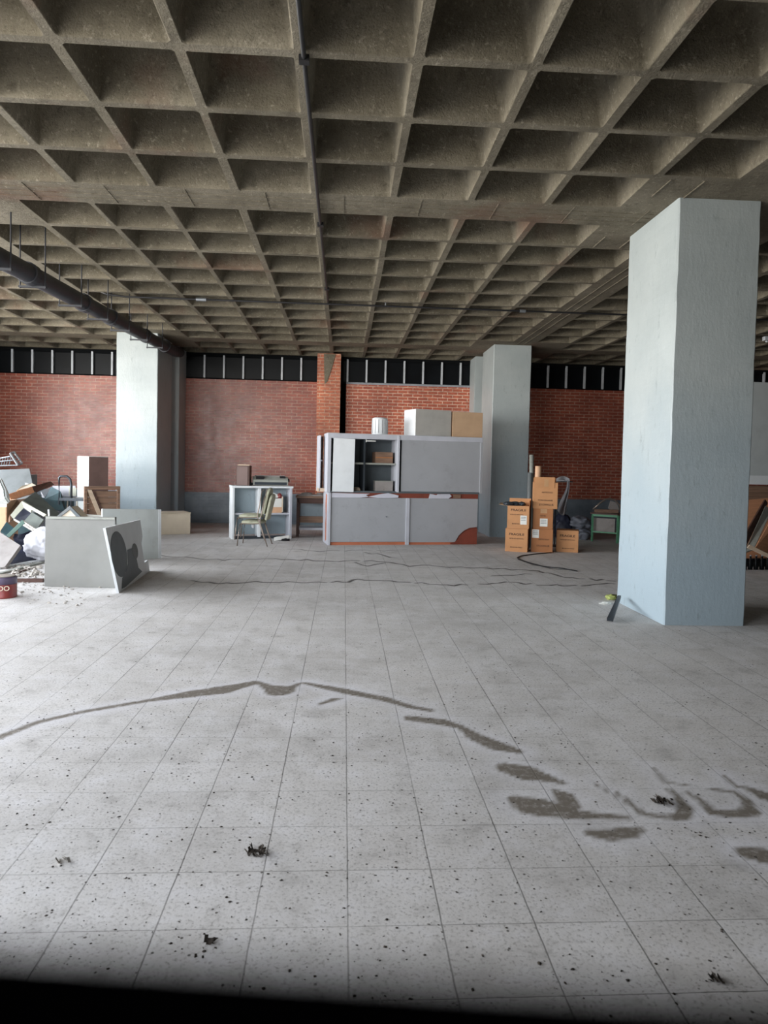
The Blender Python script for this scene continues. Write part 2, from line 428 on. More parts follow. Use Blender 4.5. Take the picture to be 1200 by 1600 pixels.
# ================================================================ SETTING
# ---- floor: finely divided where the photograph shows stains and cracks
def seg_dist(px, py, a, b):
    ax, ay = a; bx, by = b; dx, dy = bx-ax, by-ay; L = dx*dx+dy*dy+1e-12
    t = np.clip(((px-ax)*dx+(py-ay)*dy)/L, 0, 1)
    return np.hypot(px-ax-t*dx, py-ay-t*dy), t
def build_floor():
    st = .024
    xs = np.concatenate(([LX-.3, -7.0], np.arange(-5.6, 6.6, st), [9.0, RX+.3]))
    ys = np.concatenate(([-1.2, .6], np.arange(1.6, 14.2, st), [16, BY+.3]))
    nx, ny = len(xs), len(ys)
    gx, gy = np.meshgrid(xs, ys); vx = gx.ravel(); vy = gy.ravel()
    rng = np.random.RandomState(3)
    # low-frequency wobble so that edges of the stains are ragged
    wob = np.zeros_like(vx)
    for k in range(14):
        a = rng.rand()*6.28; fr = 3+k*2.2
        wob += np.sin((vx*math.cos(a)+vy*math.sin(a))*fr+rng.rand()*6)*(.9/(1+k*.45))
    wob /= 4.0
    fine = rng.rand(len(vx))-.5
    stain = np.zeros_like(vx); halo = np.zeros_like(vx)
    def fl(u, v):
        p = F(u, v); return (p.x, p.y)
    # each stroke: pixels of the centre line with half-widths in metres
    strokes = [
        [(0,1152,.03),(60,1128,.03),(130,1112,.025),(230,1095,.03),(300,1084,.06),(350,1078,.08),(398,1066,.035)],
        [(404,1066,.02),(420,1074,.05),(438,1078,.10),(455,1074,.04),(468,1068,.015)],
        [(474,1067,.02),(540,1080,.045),(600,1092,.05),(640,1104,.035),(672,1110,.03)],
        [(640,1122,.05),(690,1128,.06),(720,1136,.04),(745,1152,.06),(775,1165,.07),(810,1174,.03)],
        [(500,1100,.015),(522,1093,.03),(532,1092,.01)],
        [(790,1200,.06),(820,1208,.09),(850,1215,.05),(880,1223,.02)],
        [(808,1250,.06),(830,1260,.11),(860,1264,.10),(895,1272,.06),(935,1275,.035),(978,1277,.03)],
        [(868,1236,.03),(882,1245,.07),(890,1260,.07)],
        [(925,1302,.045),(950,1305,.06),(985,1300,.05),(1000,1296,.025)],
        [(965,1238,.012),(985,1255,.02),(1005,1272,.025),(1040,1277,.025),(1065,1276,.035),(1072,1262,.03),(1055,1240,.02),(1045,1234,.015)],
        [(1070,1236,.012),(1095,1250,.02),(1115,1270,.028),(1150,1272,.035),(1175,1268,.04),(1165,1250,.025),(1150,1238,.015),(1110,1233,.015)],
        [(1020,1200,.012),(1040,1222,.012),(1075,1227,.01)], [(1130,1212,.01),(1150,1229,.012),(1175,1232,.012)],
        [(1165,1333,.04),(1200,1338,.06),(1230,1345,.05)], [(1175,1235,.03),(1200,1245,.05),(1230,1255,.04)],
        [(930,1225,.01),(955,1240,.01),(985,1258,.015)],
    ]
    near = (vy < 6.5)
    for s in strokes:
        for (u0, v0, w0), (u1, v1, w1) in zip(s[:-1], s[1:]):
            d, t = seg_dist(vx, vy, fl(u0, v0), fl(u1, v1))
            wd = (w0+(w1-w0)*t)
            e = np.clip((wd*(1.0+.55*wob)-d)/.018+.5+fine*.35, 0, 1)
            stain = np.maximum(stain, e)
            halo = np.maximum(halo, np.clip(1-(d-wd)/.12, 0, 1)*(.5+.5*np.clip(wob*2+.4, 0, 1)))
    halo = halo*(1-stain)
    crack = np.zeros_like(vx)
    def cr(pts, wd=.012, amp=3.0):
        last = None; rr = random.Random(int(pts[0][0]+pts[0][1]))
        P = []
        for (u0, v0), (u1, v1) in zip(pts[:-1], pts[1:]):
            n = max(2, int(abs(u1-u0)/9))
            for k in range(n): P.append((u0+(u1-u0)*k/n, v0+(v1-v0)*k/n+rr.uniform(-1, 1)*amp*.4))
        P.append(pts[-1])
        for a, b in zip(P[:-1], P[1:]):
            if rr.random() < .06: continue
            A, B = fl(*a), fl(*b)
            ww = wd*rr.uniform(.5, 1.5)
            x0, x1 = min(A[0], B[0])-.1, max(A[0], B[0])+.1; y0, y1 = min(A[1], B[1])-.1, max(A[1], B[1])+.1
            m = (vx > x0) & (vx < x1) & (vy > y0) & (vy < y1)
            if not m.any(): continue
            d, _ = seg_dist(vx[m], vy[m], A, B)
            crack[m] = np.maximum(crack[m], np.clip((ww+.022-d)/.022, 0, 1))
    cr([(300,908),(345,911),(420,909),(500,910),(545,909),(560,905),(600,907),(650,910),(690,915),(760,912),(790,910),(850,914),(900,915),(960,912)], .012)
    cr([(430,873),(480,875),(540,877),(580,876),(640,884),(680,884),(740,888),(790,889),(840,892),(885,902),(960,908)], .014)
    cr([(560,862),(590,866),(620,872)], .01); cr([(555,878),(575,885),(600,880)], .01)
    cr([(770,899),(800,898),(830,897)], .014); cr([(811,874),(835,882),(860,888),(885,890)], .016)
    cr([(450,858),(500,861),(560,860),(620,861)], .008)
    cr([(250,868),(300,872),(350,875),(430,873)], .008)
    me = bpy.data.meshes.new('floor')
    co_ = np.stack((vx, vy, np.zeros_like(vx)), 1).astype(np.float32)
    idx = np.arange(nx*ny).reshape(ny, nx)
    q = np.stack((idx[:-1,:-1], idx[:-1,1:], idx[1:,1:], idx[1:,:-1]), -1).reshape(-1, 4)
    me.vertices.add(len(co_)); me.vertices.foreach_set('co', co_.ravel())
    me.loops.add(q.size); me.loops.foreach_set('vertex_index', q.ravel().astype(np.int32))
    me.polygons.add(len(q)); me.polygons.foreach_set('loop_start', np.arange(0, q.size, 4, dtype=np.int32))
    me.polygons.foreach_set('loop_total', np.full(len(q), 4, dtype=np.int32))
    me.update(calc_edges=True)
    for nm, arr in (('stain', stain), ('halo', halo), ('crack', crack)):
        a = me.attributes.new(nm, 'FLOAT', 'POINT'); a.data.foreach_set('value', arr.astype(np.float32))
    me.materials.append(MAT['floor'])
    o = bpy.data.objects.new('floor', me); COL.objects.link(o); struct(o)
build_floor()

# ---- waffle ceiling with flush beams
S_ = .8127
XB = [-4.42+S_*k for k in range(11)]        # -4.42 ... 3.71
XL = [-4.87-S_*k for k in range(6)]
XR = [4.16+S_*k for k in range(12)]
YN = [7.20-S_*k for k in range(11)]         # 7.20 down to -.93
YF = [7.66+S_*k for k in range(11)]         # 7.66 .. 15.79
YE = [16.24, 16.24+S_, 16.24+2*S_]
def build_ceiling():
    bm = bmesh.new(); rib = .036; depth = .47
    cache = {}
    def V(x, y, z):
        k = (round(x, 4), round(y, 4), round(z, 4))
        if k not in cache: cache[k] = bm.verts.new((x, y, z))
        return cache[k]
    def rsq(cx, cy, hx, hy, r, z, n=4):
        out = []
        for qx, qy, a0 in ((1, 1, 0), (-1, 1, PI/2), (-1, -1, PI), (1, -1, 1.5*PI)):
            for k in range(n+1):
                a = a0+PI/2*k/n
                out.append((cx+qx*(hx-r)+r*math.cos(a), cy+qy*(hy-r)+r*math.sin(a), z))
        return out
    def cell(x0, x1, y0, y1, solid=False):
        if solid:
            bm.faces.new([V(x0, y0, CZ), V(x0, y1, CZ), V(x1, y1, CZ), V(x1, y0, CZ)]); return
        cx, cy = (x0+x1)/2, (y0+y1)/2; hx, hy = (x1-x0)/2, (y1-y0)/2
        j = lambda: random.uniform(-.008, .008)
        jx, jy = j(), j()
        outer = []
        n = 4
        for qx, qy in ((1, 1), (-1, 1), (-1, -1), (1, -1)):
            outer.append(V(cx+qx*hx, cy+qy*hy, CZ))
        prof = [(0, 0, .03), (.012, .005, .03), (.14, .022, .04), (.28, .044, .06), (.39, .072, .08), (.45, .105, .10), (depth, .16, .13)]
        rings = []
        for dz, ins, r in prof:
            pts = rsq(cx+jx, cy+jy, hx-rib-ins, hy-rib-ins, r, CZ+dz, n)
            rings.append([bm.verts.new((p[0]+j()*.6, p[1]+j()*.6, p[2]+(j()*.3 if dz else 0))) for p in pts])
        m = len(rings[0])
        for q in range(4):
            for k in range(n): bm.faces.new((outer[q], rings[0][q*(n+1)+k], rings[0][q*(n+1)+k+1]))
            a = rings[0][q*(n+1)+n]; b = rings[0][((q+1)*(n+1)) % m]
            bm.faces.new((outer[q], a, b, outer[(q+1) % 4]))
        for i in range(len(rings)-1):
            for k in range(m):
                f = bm.faces.new((rings[i][k], rings[i+1][k], rings[i+1][(k+1) % m], rings[i][(k+1) % m]))
                f.smooth = True
        f = bm.faces.new(rings[-1][::-1]); f.smooth = True
    xc = [(min(a, b), max(a, b), t) for L, t in ((XB, 'b'), (XL, 'l'), (XR, 'r')) for a, b in zip(L[:-1], L[1:])]
    yc = [(min(a, b), max(a, b)) for L in (YN, YF, YE) for a, b in zip(L[:-1], L[1:])]
    beamsY = [(-4.87, -4.42), (XB[-1], 4.16)]; beamsX = [(7.20, 7.66), (YF[-1], 16.24)]
    def near_col(x0, x1, y0, y1):
        for cx0, cx1 in ((3.71-S_, 4.16+S_*.6), (-4.87-S_*.6, -4.42+S_*.6)):
            for cy0, cy1 in ((7.2-S_, 7.66+S_), (YF[-1]-S_*.9, 16.24+S_)):
                if x0 > cx0-.1 and x1 < cx1+.5 and y0 > cy0-.1 and y1 < cy1+.1: return True
        return False
    for x0, x1, _ in xc:
        for y0, y1 in yc: cell(x0, x1, y0, y1, near_col(x0, x1, y0, y1))
        for y0, y1 in beamsX: cell(x0, x1, y0, y1, True)
    for x0, x1 in beamsY:
        for y0, y1 in yc+beamsX: cell(x0, x1, y0, y1, True)
    # slab above closes it against the sky
    x0, x1, y0, y1 = XL[-1]-.3, XR[-1]+.3, YN[-1]-.2, YE[-1]+.2
    z0 = CZ+.54
    a = [bm.verts.new(p) for p in ((x0,y0,z0),(x1,y0,z0),(x1,y1,z0),(x0,y1,z0))]; b = [bm.verts.new((v.co.x, v.co.y, z0+.2)) for v in a]
    bm.faces.new(a[::-1]); bm.faces.new(b)
    for i in range(4): bm.faces.new((a[i], a[(i+1) % 4], b[(i+1) % 4], b[i]))
    me = bpy.data.meshes.new('ceiling'); bm.to_mesh(me); bm.free()
    me.materials.append(MAT['concrete'])
    o = bpy.data.objects.new('ceiling', me); COL.objects.link(o); struct(o)
    # raised formwork seams on the flush beams
    mb = MB()
    for y in (7.31, 7.43, 7.56): mb.box(-4.9, 3.3, y-.004, y+.004, CZ-.006, CZ+.002)
    for x in (3.05, 3.38): mb.box(x-.006, x+.006, 6.42, 6.83, CZ-.008, CZ+.002); mb.box(x-.006, x+.006, 8.06, 8.45, CZ-.008, CZ+.002)
    for x in (3.83, 3.98): mb.box(x-.005, x+.005, 8.1, 15.3, CZ-.006, CZ+.002)
    for k in range(10): mb.box(XB[k]+.3-.004, XB[k]+.3+.004, 7.2, 7.66, CZ-.006, CZ+.002)
    struct(mb.build('trim_1', 'concrete'))
build_ceiling()

# ---- walls
zt = 4.37
ZW0 = 3.68                    # sill of the clerestory windows
def wallbox(name, x0, x1, y0, y1, z0, z1, mat):
    return struct(MB().box(x0, x1, y0, y1, z0, z1).build(name, mat))
w_ = MB(); WX0, WX1 = LX-.05, -.70
w_.box(WX0, WX1, BY, BY+.25, 0, ZW0)
w_.build('wall_back', 'brick')['kind'] = 'structure'
w_ = MB(); w_.box(.02, 3.4, BY, BY+.25, 0, ZW0); struct(w_.build('wall_back', 'brick_right'))
w_ = MB(); w_.box(3.4, RX+.05, BY, BY+.25, 0, ZW0); struct(w_.build('wall_back', 'brick'))
# black slot beside the pier, then the wall behind the windows
wallbox('wall_back', LX-.05, RX+.05, BY+.42, BY+.5, 0, 4.8, 'void_black')
wallbox('wall_back', LX-.05, RX+.05, YE[-1]-.02, BY+.45, 4.35, 4.80, 'concrete')
struct(MB().box(-.72, -.13, 17.42, BY+.2, 0, CZ).build('wall_back', 'brick_pier'))
struct(MB().poly([(-.56, 17.417, CZ-.01), (-.26, 17.417, CZ-.01), (-.34, 17.417, 4.05), (-.46, 17.417, 3.66), (-.53, 17.417, 3.60), (-.55, 17.417, 4.0)], (0, -.012, 0)).build('trim_8', 'concrete'))
# left wall with the daylight opening, mullioned by piers
def left_wall():
    y0, y1, z0, z1 = OPL; mb = MB(); t = .25
    mb.box(LX-t, LX, y1, BY+.5, 0, 4.8); mb.box(LX-t, LX, -1.2, y0, 0, 4.8)
    mb.box(LX-t, LX, y0, y1, 0, z0); mb.box(LX-t, LX, y0, y1, z1, 4.8)
    struct(mb.build('wall_left', 'render_grey'))
left_wall()
wallbox('wall_right', RX, RX+.25, -1.2, BY+.5, 0, 4.8, 'wall_dark')
def front_wall():
    x0, x1, z0, z1 = OPF; mb = MB(); ya, yb = -.55, -.30
    mb.box(LX-.25, x0, ya, yb, 0, 4.8); mb.box(x1, RX+.25, ya, yb, 0, 4.8)
    mb.box(x0, x1, ya, yb, 0, z0); mb.box(x0, x1, ya, yb, z1, 4.8)
    struct(mb.build('wall_front', 'wall_dark'))
front_wall()
# ---- clerestory windows
def clerestory(n, x0, x1, ym, off, shift=0):
    z0, z1 = ZW0+.0, CZ-.02
    root = struct(bpy.data.objects.new('window_%d' % n, None)); COL.objects.link(root); root.location = ((x0+x1)/2, ym, z0)
    c = (x0+x1)/2
    fr = MB(); h = z1-z0
    fr.box(x0-c, x1-c, 0, .05, 0, .035).box(x0-c, x1-c, 0, .05, h-.10, h-.05)
    fr.box(x0-c, x1-c, -.01, .08, h-.05, h)
    fr.build('window_frame', 'void_black', root)
    x = x0+off
    while x < x1-.03:
        MB().box(x-.022-c, x+.022-c, -.03, .03, .03, h-.06).build('mullion', 'mullion', root)
        x += .49
    MB().box(x0-c, x1-c, .05, .07, 0, h).build('pane', 'pane_dark', root)
def xw(u, v=570): return PY(u, v, BY).x
clerestory(1, LX, -4.4, BY+.02, (xw(19)-LX) % .49)
clerestory(2, -4.06, -.72, BY+.02, (xw(350)+4.06) % .49)
clerestory(3, -.12, 3.24, BY+.02, (xw(573)+.12) % .49)
clerestory(4, 3.5, RX, BY+.02, (xw(857)-3.5) % .49)
# thin pale sill line over the right brick panel
struct(MB().box(.02, 3.24, BY-.02, BY+.1, ZW0-.03, ZW0+.02).build('trim_4', 'render_grey'))

# ---- columns
def column(x0, x1, y0, y1, taper=.0, label=None):
    bm = bmesh.new(); n = 24
    rr = random.Random(int(x0*10+y0)); r = .012
    rows = []
    for i in range(n+1):
        z = CZ*i/n
        a = [rr.uniform(-.004, .004) for _ in range(4)]
        pts = []
        for (x, y, dx, dy) in ((x0, y0, 1, 1), (x1, y0, -1, 1), (x1, y1, -1, -1), (x0, y1, 1, -1)):
            o1, o2 = rr.uniform(-.003, .003), rr.uniform(-.003, .003)
            pts.append((x+o1, y+dy*r+o2, z)); pts.append((x+dx*r+o1, y+o2, z))
        pts = [pts[0], pts[1], pts[3], pts[2], pts[4], pts[5], pts[7], pts[6]]
        rows.append([bm.verts.new(p) for p in pts])
    for i in range(n):
        for k in range(8): bm.faces.new((rows[i][k], rows[i][(k+1) % 8], rows[i+1][(k+1) % 8], rows[i+1][k]))
    bm.faces.new(rows[0][::-1]); bm.faces.new(rows[-1])
    bmesh.ops.recalc_face_normals(bm, faces=bm.faces)
    me = bpy.data.meshes.new('column'); 
    c = Vector(((x0+x1)/2, (y0+y1)/2, 0))
    for v in bm.verts: v.co -= c
    bm.to_mesh(me); bm.free(); me.materials.append(MAT['column'])
    o = bpy.data.objects.new('column', me); COL.objects.link(o); o.location = c
    return tag(o, label, 'column')
column(3.335, 4.20, 6.83, 8.04, label='big pale blue grey square column in the right foreground')
column(3.335, 4.20, 15.38, 16.62, label='pale blue grey column behind the cartons, right of the grey counter')
column(-5.02, -4.13, 15.38, 16.62, label='pale blue column behind the white boards, at the left of the room')
# engaged pilasters on the back wall
struct(MB().box(-4.42, -4.06, 17.05, BY+.05, 0, CZ).build('trim_5', 'column', bevel=.01))
struct(MB().box(3.24, 3.62, 17.10, BY+.05, 0, CZ).build('trim_6', 'column', bevel=.01))

# ================================================================ dark ledge right under the lens
lg = MB().box(-.8, .8, -.24, 0, -.05, 0)
tag(lg.build('ledge', 'sill_black', loc=(0, .050, 1.5645), rz=math.radians(-7), bevel=.003), 'black out-of-focus ledge along the bottom of the view', 'ledge')
struct(MB().box(-.8, .8, -.30, -.19, 0, 1.50).build('trim_7', 'sill_black'))

# ================================================================ PIPES under the ceiling
PX = -3.985
def pz(y): return 3.865+(y-8.2)*.0315
pr = thing('drain_pipe', 'thick dark drain pipe hung below the ceiling at the left', 'pipe', (PX, 0, 0))
MB().tube([(0, y, pz(y)) for y in (-.25, 4, 8, 12, 16.3)]+[(0, 16.5, pz(16.5)+.01), (-.04, 16.72, pz(16.5)+.05), (-.06, 16.86, pz(16.5)+.08), (-.07, 17.04, pz(16.5)+.09)], .118, 16).build('pipe_run', 'pipe_iron', pr, smooth=True)
for y in (8.9, 10.7, 11.9, 13.9, 15.4):
    MB().tube([(0, y-.07, pz(y)), (0, y+.07, pz(y))], .138, 16).build('coupling', 'pipe_iron', pr)
for y in (5.6, 6.8, 8.1, 9.0, 10.2, 11.3, 12.4, 13.5, 14.6):
    b = pz(y)-.14; h = MB()
    for sx in (-.155, .155): h.tube([(sx, y, b-.02), (sx, y, CZ+.16)], .009, 6)
    h.box(-.17, .17, y-.02, y+.02, b-.012, b+.012)
    h.build('hanger', 'pipe_iron', pr)
c1 = thing('conduit', 'black conduit running away under a ceiling rib, above the middle of the room', 'pipe', (-.325, 0, 0))
MB().tube([(0, -.25, CZ-.022), (0, 5, CZ-.024), (0, 11.8, CZ-.024)], .017, 8).build('pipe_run', 'conduit', c1, smooth=True)
for y in (1.2, 4.78, 8.0, 10.9): MB().box(-.035, .035, y-.03, y+.03, CZ-.046, CZ-.004).build('clamp', 'conduit', c1)
c2 = thing('sprinkler_pipe', 'thin black pipe crossing the room under the ceiling ribs', 'pipe', (0, 11.83, 0))
MB().tube([(-4.15, -.05, CZ+.03), (-4.02, -.04, CZ-.02), (-3.9, -.03, CZ-.035), (-3.7, 0, CZ-.045)]+[(x, 0, CZ-.045) for x in (-2, 0, 2, 4, 6, 9, 12.5)], .016, 8).build('pipe_run', 'conduit', c2, smooth=True)
MB().tube([(-2.55, 0, CZ-.045), (-2.38, 0, CZ-.045)], .03, 8).build('fitting', 'galv', c2)
MB().tube([(3.0, 0, CZ-.045), (3.1, 0, CZ-.045)], .028, 8).build('fitting', 'galv', c2)
MB().tube([(.66, 0, CZ-.04), (.66, 0, CZ+.05)], .014, 8).box(.64, .75, -.02, .02, CZ+.02, CZ+.05).build('fitting', 'galv', c2)
# strip light far off on the right
lf = PY(1196, 556, 13.5)
lt = thing('batten_light', 'unlit white batten light under the ceiling at the right edge', 'lamp', (lf.x, 13.5, CZ-.02))
MB().box(-.05, 1.25, -.05, .05, -.06, .02).build('housing', 'mullion', lt)
MB().tube([(0, 0, -.08), (1.2, 0, -.08)], .018, 8).build('lamp_tube', 'lam_white', lt)

# ================================================================ COUNTER AND HUTCH in the middle
CP = F(511.5, 851.5); CQ = F(750.5, 850.5)
crz = math.atan2(13.84-13.32, CQ.x-CP.x)
CP = Vector((CP.x, 13.32, 0)); CW = 3.13
# lower counter
lc = thing('reception_counter', 'grey laminate counter with a broken red-brown corner', 'counter', CP, crz)
H1 = .935
MB().box(.0, .05, -.02, .62, 0, 1.028).build('end_panel', 'lam_light', lc, bevel=.003)
MB().box(-.012, -.001, .02, .60, .02, 1.05).build('raw_edge', 'lam_light', lc)
MB().poly([(-.016, .10, .1), (-.016, .22, .06), (-.016, .25, .4), (-.016, .20, .55), (-.016, .26, .8), (-.016, .2, 1.0), (-.016, .08, .98), (-.016, .13, .6)], (.004, 0, 0)).build('bare_patch', 'orange_core', lc)
MB().box(.05, 1.57, .012, .035, .06, H1).build('front_panel', 'lam_grey', lc)
MB().box(1.57, 1.645, -.012, .04, 0, H1).build('batten', 'lam_light', lc, bevel=.004)
fp = MB().poly([(1.645, .01, .05), (2.62, .01, .05), (2.66, .01, .12), (2.70, .01, .19), (2.80, .01, .28), (2.92, .01, .34), (3.09, .01, .36), (3.09, .01, H1), (1.645, .01, H1)], (0, .02, 0)).build('front_panel', 'lam_grey', lc)
MB().box(2.4, 3.09, .032, .05, 0, .5).build('chipboard', 'red_core', lc)
MB().poly([(2.52, .006, .005), (3.09, .006, .005), (3.09, .006, .33), (2.93, .006, .31), (2.82, .006, .26), (2.72, .006, .17), (2.67, .006, .09), (2.60, .006, .045), (2.52, .006, .035)], (0, .022, 0)).build('broken_corner', 'red_core', lc)
MB().box(.05, 3.09, .02, .05, 0, .055).build('plinth', 'orange_core', lc)
MB().box(3.07, 3.10, .05, .62, 0, 1.03).build('end_panel', 'lam_grey', lc)
MB().box(.05, 3.10, .03, .62, H1, H1+.094).build('worktop', 'red_core', lc)
MB().tube([(1.17, .011, .56), (1.17, .0, .56)], .012, 8).build('lock', 'grey_dark', lc)
# upper hutch stands on it
H0 = 1.06; HT = 2.19
hp = Matrix.Rotation(crz, 4, 'Z')
def on_counter(x, y, z): return CP + hp @ Vector((x, y, z))
hu = thing('hutch_cabinet', 'grey two-bay cabinet with one open bay, standing on the grey counter', 'cabinet', on_counter(0, 0, 1.03), crz)
z0 = .02; zt_ = HT-1.03
MB().box(-.03, .04, 0, .55, z0-.02, zt_).build('side_panel', 'lam_light', hu, bevel=.003)
MB().box(.04, 3.16, .0, .55, zt_-.10, zt_-.0).build('top_panel', 'lam_light', hu, bevel=.003)
MB().box(3.12, 3.165, .0, .55, z0, zt_-.1).build('side_panel', 'lam_grey', hu)
MB().box(1.37, 1.415, -.01, .55, z0, zt_-.02).build('divider', 'lam_light', hu, bevel=.003)
MB().box(1.46, 3.12, .02, .05, z0+.02, zt_-.10).build('sliding_door', 'lam_grey', hu)
MB().box(.04, 3.12, .02, .55, z0-.02, z0+.015).build('bottom_panel', 'grey_dark', hu)
MB().box(.04, 3.12, .53, .55, z0, zt_-.1).build('back_panel', 'grey_dark', hu)
MB().box(.70, .73, .06, .5, z0, zt_-.1).build('upright', 'tube_dark', hu)
MB().box(.04, 1.37, .10, .52, .56, .595).build('shelf', 'machine_grey', hu)
MB().box(.735, .75, .05, .11, zt_-.16, zt_-.105).box(.735, .93, .04, .06, zt_-.145, zt_-.125).build('bracket', 'paper', hu)
MB().box(0, .42, -.02, 0, 0, 1.04).build('door', 'lam_white', hu, loc=(.075, .02, z0+.0), rot=(0, .012, -.03))
# narrow leaf standing out behind the left side
MB().box(-.145, -.115, .35, .75, .0, zt_-.04).build('hinged_leaf', 'lam_light', hu, bevel=.003)
MB().box(-.115, -.04, .55, .60, .05, zt_-.06).build('leaf_back', 'wood_dark', hu)
MB().box(-.15, -.03, .35, .62, .0, .07).build('leaf_block', 'wood_pale', hu)
MB().lathe([(.012, 0), (.018, .01), (.018, .02), (.008, .03)], 12).build('knob', 'lam_white', hu, loc=(-.075, .53, .62), rot=(PI/2, 0, 0))

def solo_box(name, mat, pos, sx, sy, sz, rz, label, cat, group=None, bevel=.004):
    o = MB().box(0, sx, 0, sy, 0, sz).build(name, mat, loc=pos, rz=rz, bevel=bevel)
    return tag(o, label, cat, group)
# things inside the open bay
ib = thing('carton', 'small brown carton on the shelf inside the open cabinet bay', 'box', on_counter(.96, .16, 1.03+.5955), crz+.05)
MB().box(0, .36, 0, .28, 0, .22).build('body', 'wood', ib, bevel=.004); MB().box(.0, .36, -.002, .0, .10, .12).build('tape_strip', 'carton_dark', ib)
ic = thing('carton', 'low grey-white carton at the bottom of the open cabinet bay', 'box', on_counter(.96, .13, 1.066), crz-.03)
MB().box(0, .36, 0, .25, 0, .19).build('body', 'dusty_board', ic, bevel=.004); MB().box(-.005, .365, -.005, .255, .19, .205).build('lid', 'machine_grey', ic)
tag(MB().box(0, .17, 0, .2, 0, .03).box(.02, .16, .02, .18, .03, .06).build('paper_stack', 'wood_pale', loc=on_counter(.5, .2, 1.066), rz=crz), 'small stack of brownish papers at the bottom left inside the cabinet', 'papers')
# torn paper sheets on the worktop
def sheet(pts, label, mat='paper_lilac', z=None):
    pp = [on_counter(x, -.012+y*.3, zz) for x, y, zz in pts]
    o = MB().poly(pp, (0, .004, .003)).build_at('torn_paper', mat); tag(o, label, 'paper'); return o
zb = H1+.02
sheet([(.06, .0, zb-.02), (.62, .0, zb-.02), (.80, .01, zb), (.74, .02, zb+.03), (.82, .05, zb+.055), (.06, .06, zb+.065)], 'pale torn sheet on the counter under the white door')
sheet([(1.22, .0, zb-.02), (1.40, .0, zb-.01), (1.41, .03, zb+.03), (1.20, .04, zb+.075), (1.02, .03, zb+.05), (.80, .01, zb+.0), (1.0, 0, zb-.02)], 'pale torn sheet under the cabinet divider')
sheet([(2.03, .0, zb-.02), (2.45, .0, zb-.02), (2.52, .03, zb+.03), (2.48, .05, zb+.07), (2.22, .05, zb+.065), (2.20, .02, zb+.045), (2.06, .05, zb+.07)], 'pale torn sheet on the right half of the counter')
tag(MB().box(0, .16, 0, .02, 0, .075).build('wood_block', 'wood', loc=on_counter(2.56, .008, H1+.01), rz=crz, bevel=.004), 'small brown block on the counter beside the torn paper', 'block')
# on top of the hutch
TOPZ = HT+.002
pl_ = thing('plastic_pail', 'white ribbed pail upside down on top of the grey cabinet', 'pail', on_counter(1.06, .28, TOPZ), 0)
def pail():
    prof = [(.165, 0), (.168, .015), (.160, .02), (.155, .30), (.150, .33), (.11, .345), (.02, .35)]
    MB().lathe(prof, 28).build('body', 'lam_white', pl_, smooth=True)
    for k in range(28):
        a = 2*PI*k/28
        if k % 2 == 0: MB().tube([(.163*math.cos(a), .163*math.sin(a), .03), (.156*math.cos(a), .156*math.sin(a), .30)], .006, 5).build('rib', 'lam_grey', pl_)
pail()
b1 = thing('storage_box', 'white-sided grey box on top of the cabinet, left of the brown one', 'box', on_counter(1.72, -.02, TOPZ), crz-.0)
MB().box(0, .80, 0, .55, 0, .53).build('body', 'lam_white', b1, bevel=.004)
MB().box(.0, .80, -.006, .0, .004, .526).build('front_face', 'box_grey', b1)
b1.rotation_euler.z = crz+.18
b2 = thing('storage_box', 'brown fibreboard box on top of the cabinet, beside the white box', 'box', on_counter(2.535, .09, TOPZ), crz-.02)
MB().box(0, .64, 0, .45, 0, .51).build('body', 'kraft_board', b2, bevel=.004)
MB().box(.02, .62, .02, .43, .51, .515).build('lid', 'lam_light', b2)

# ================================================================ OPEN SHELF UNIT, SPEAKER, PRINTER
SP = Vector((-2.255, 14.05, 0)); srz = .30
su = thing('shelf_unit', 'white-edged open shelf unit with four bays, left of the grey counter', 'shelf', SP, srz)
W, D, Hh = 1.24, .42, 1.10
MB().box(-.0, .045, 0, D, 0.0, Hh).build('side_panel', 'lam_white', su, bevel=.003)
MB().box(W-.05, W, 0, D, 0.0, Hh-.03).build('side_panel', 'lam_light', su, bevel=.003)
MB().box(-.01, W+.02, -.01, D, Hh-.045, Hh).build('top_panel', 'lam_white', su, bevel=.003)
MB().box(.045, W-.05, .04, D, .50, .535).build('shelf', 'lam_light', su)
MB().box(.53, .59, .02, D-.04, 0.04, Hh-.045).build('upright', 'lam_white', su, bevel=.003)
MB().box(.045, W-.05, D-.02, D, .06, Hh-.045).build('back_panel', 'column', su)
MB().box(.045, W-.05, .06, .08, 0, .06).build('plinth', 'tube_dark', su)
def on_shelf(x, y, z): return SP+Matrix.Rotation(srz, 4, 'Z')@Vector((x, y, z))
sk = thing('speaker', 'brown box speaker on the left end of the white shelf unit', 'speaker', on_shelf(.08, .06, Hh+.001), srz-.35)
MB().box(0, .27, 0, .24, 0, .41).build('cabinet', 'wood_dark', sk, bevel=.004)
MB().box(.015, .235, -.008, 0, .015, .39).build('grille', 'speaker_brown', sk)
tag(MB().box(0, .24, 0, .2, 0, .012).box(.02, .25, .01, .2, .012, .022).build('paper_stack', 'wood_pale', loc=on_shelf(.10, .05, Hh+.413), rz=srz-.2), 'thin yellowed papers lying on top of the brown speaker', 'papers')
pt = thing('printer', 'old grey wide-carriage printer on top of the white shelf unit', 'printer', on_shelf(.42, .02, Hh+.001), srz-.12)
pb = MB(); pb.poly([(0, 0, .01), (.0, .34, .01), (0, .34, .19), (0, .10, .19), (0, 0, .12)], (.72, 0, 0))
pb.build('body', 'machine_grey', pt, bevel=.006)
MB().box(.03, .69, -.004, 0, .02, .08).build('front_slot', 'tube_dark', pt)
MB().box(.05, .67, .12, .32, .19, .215).build('lid', 'dusty_board', pt, bevel=.003)
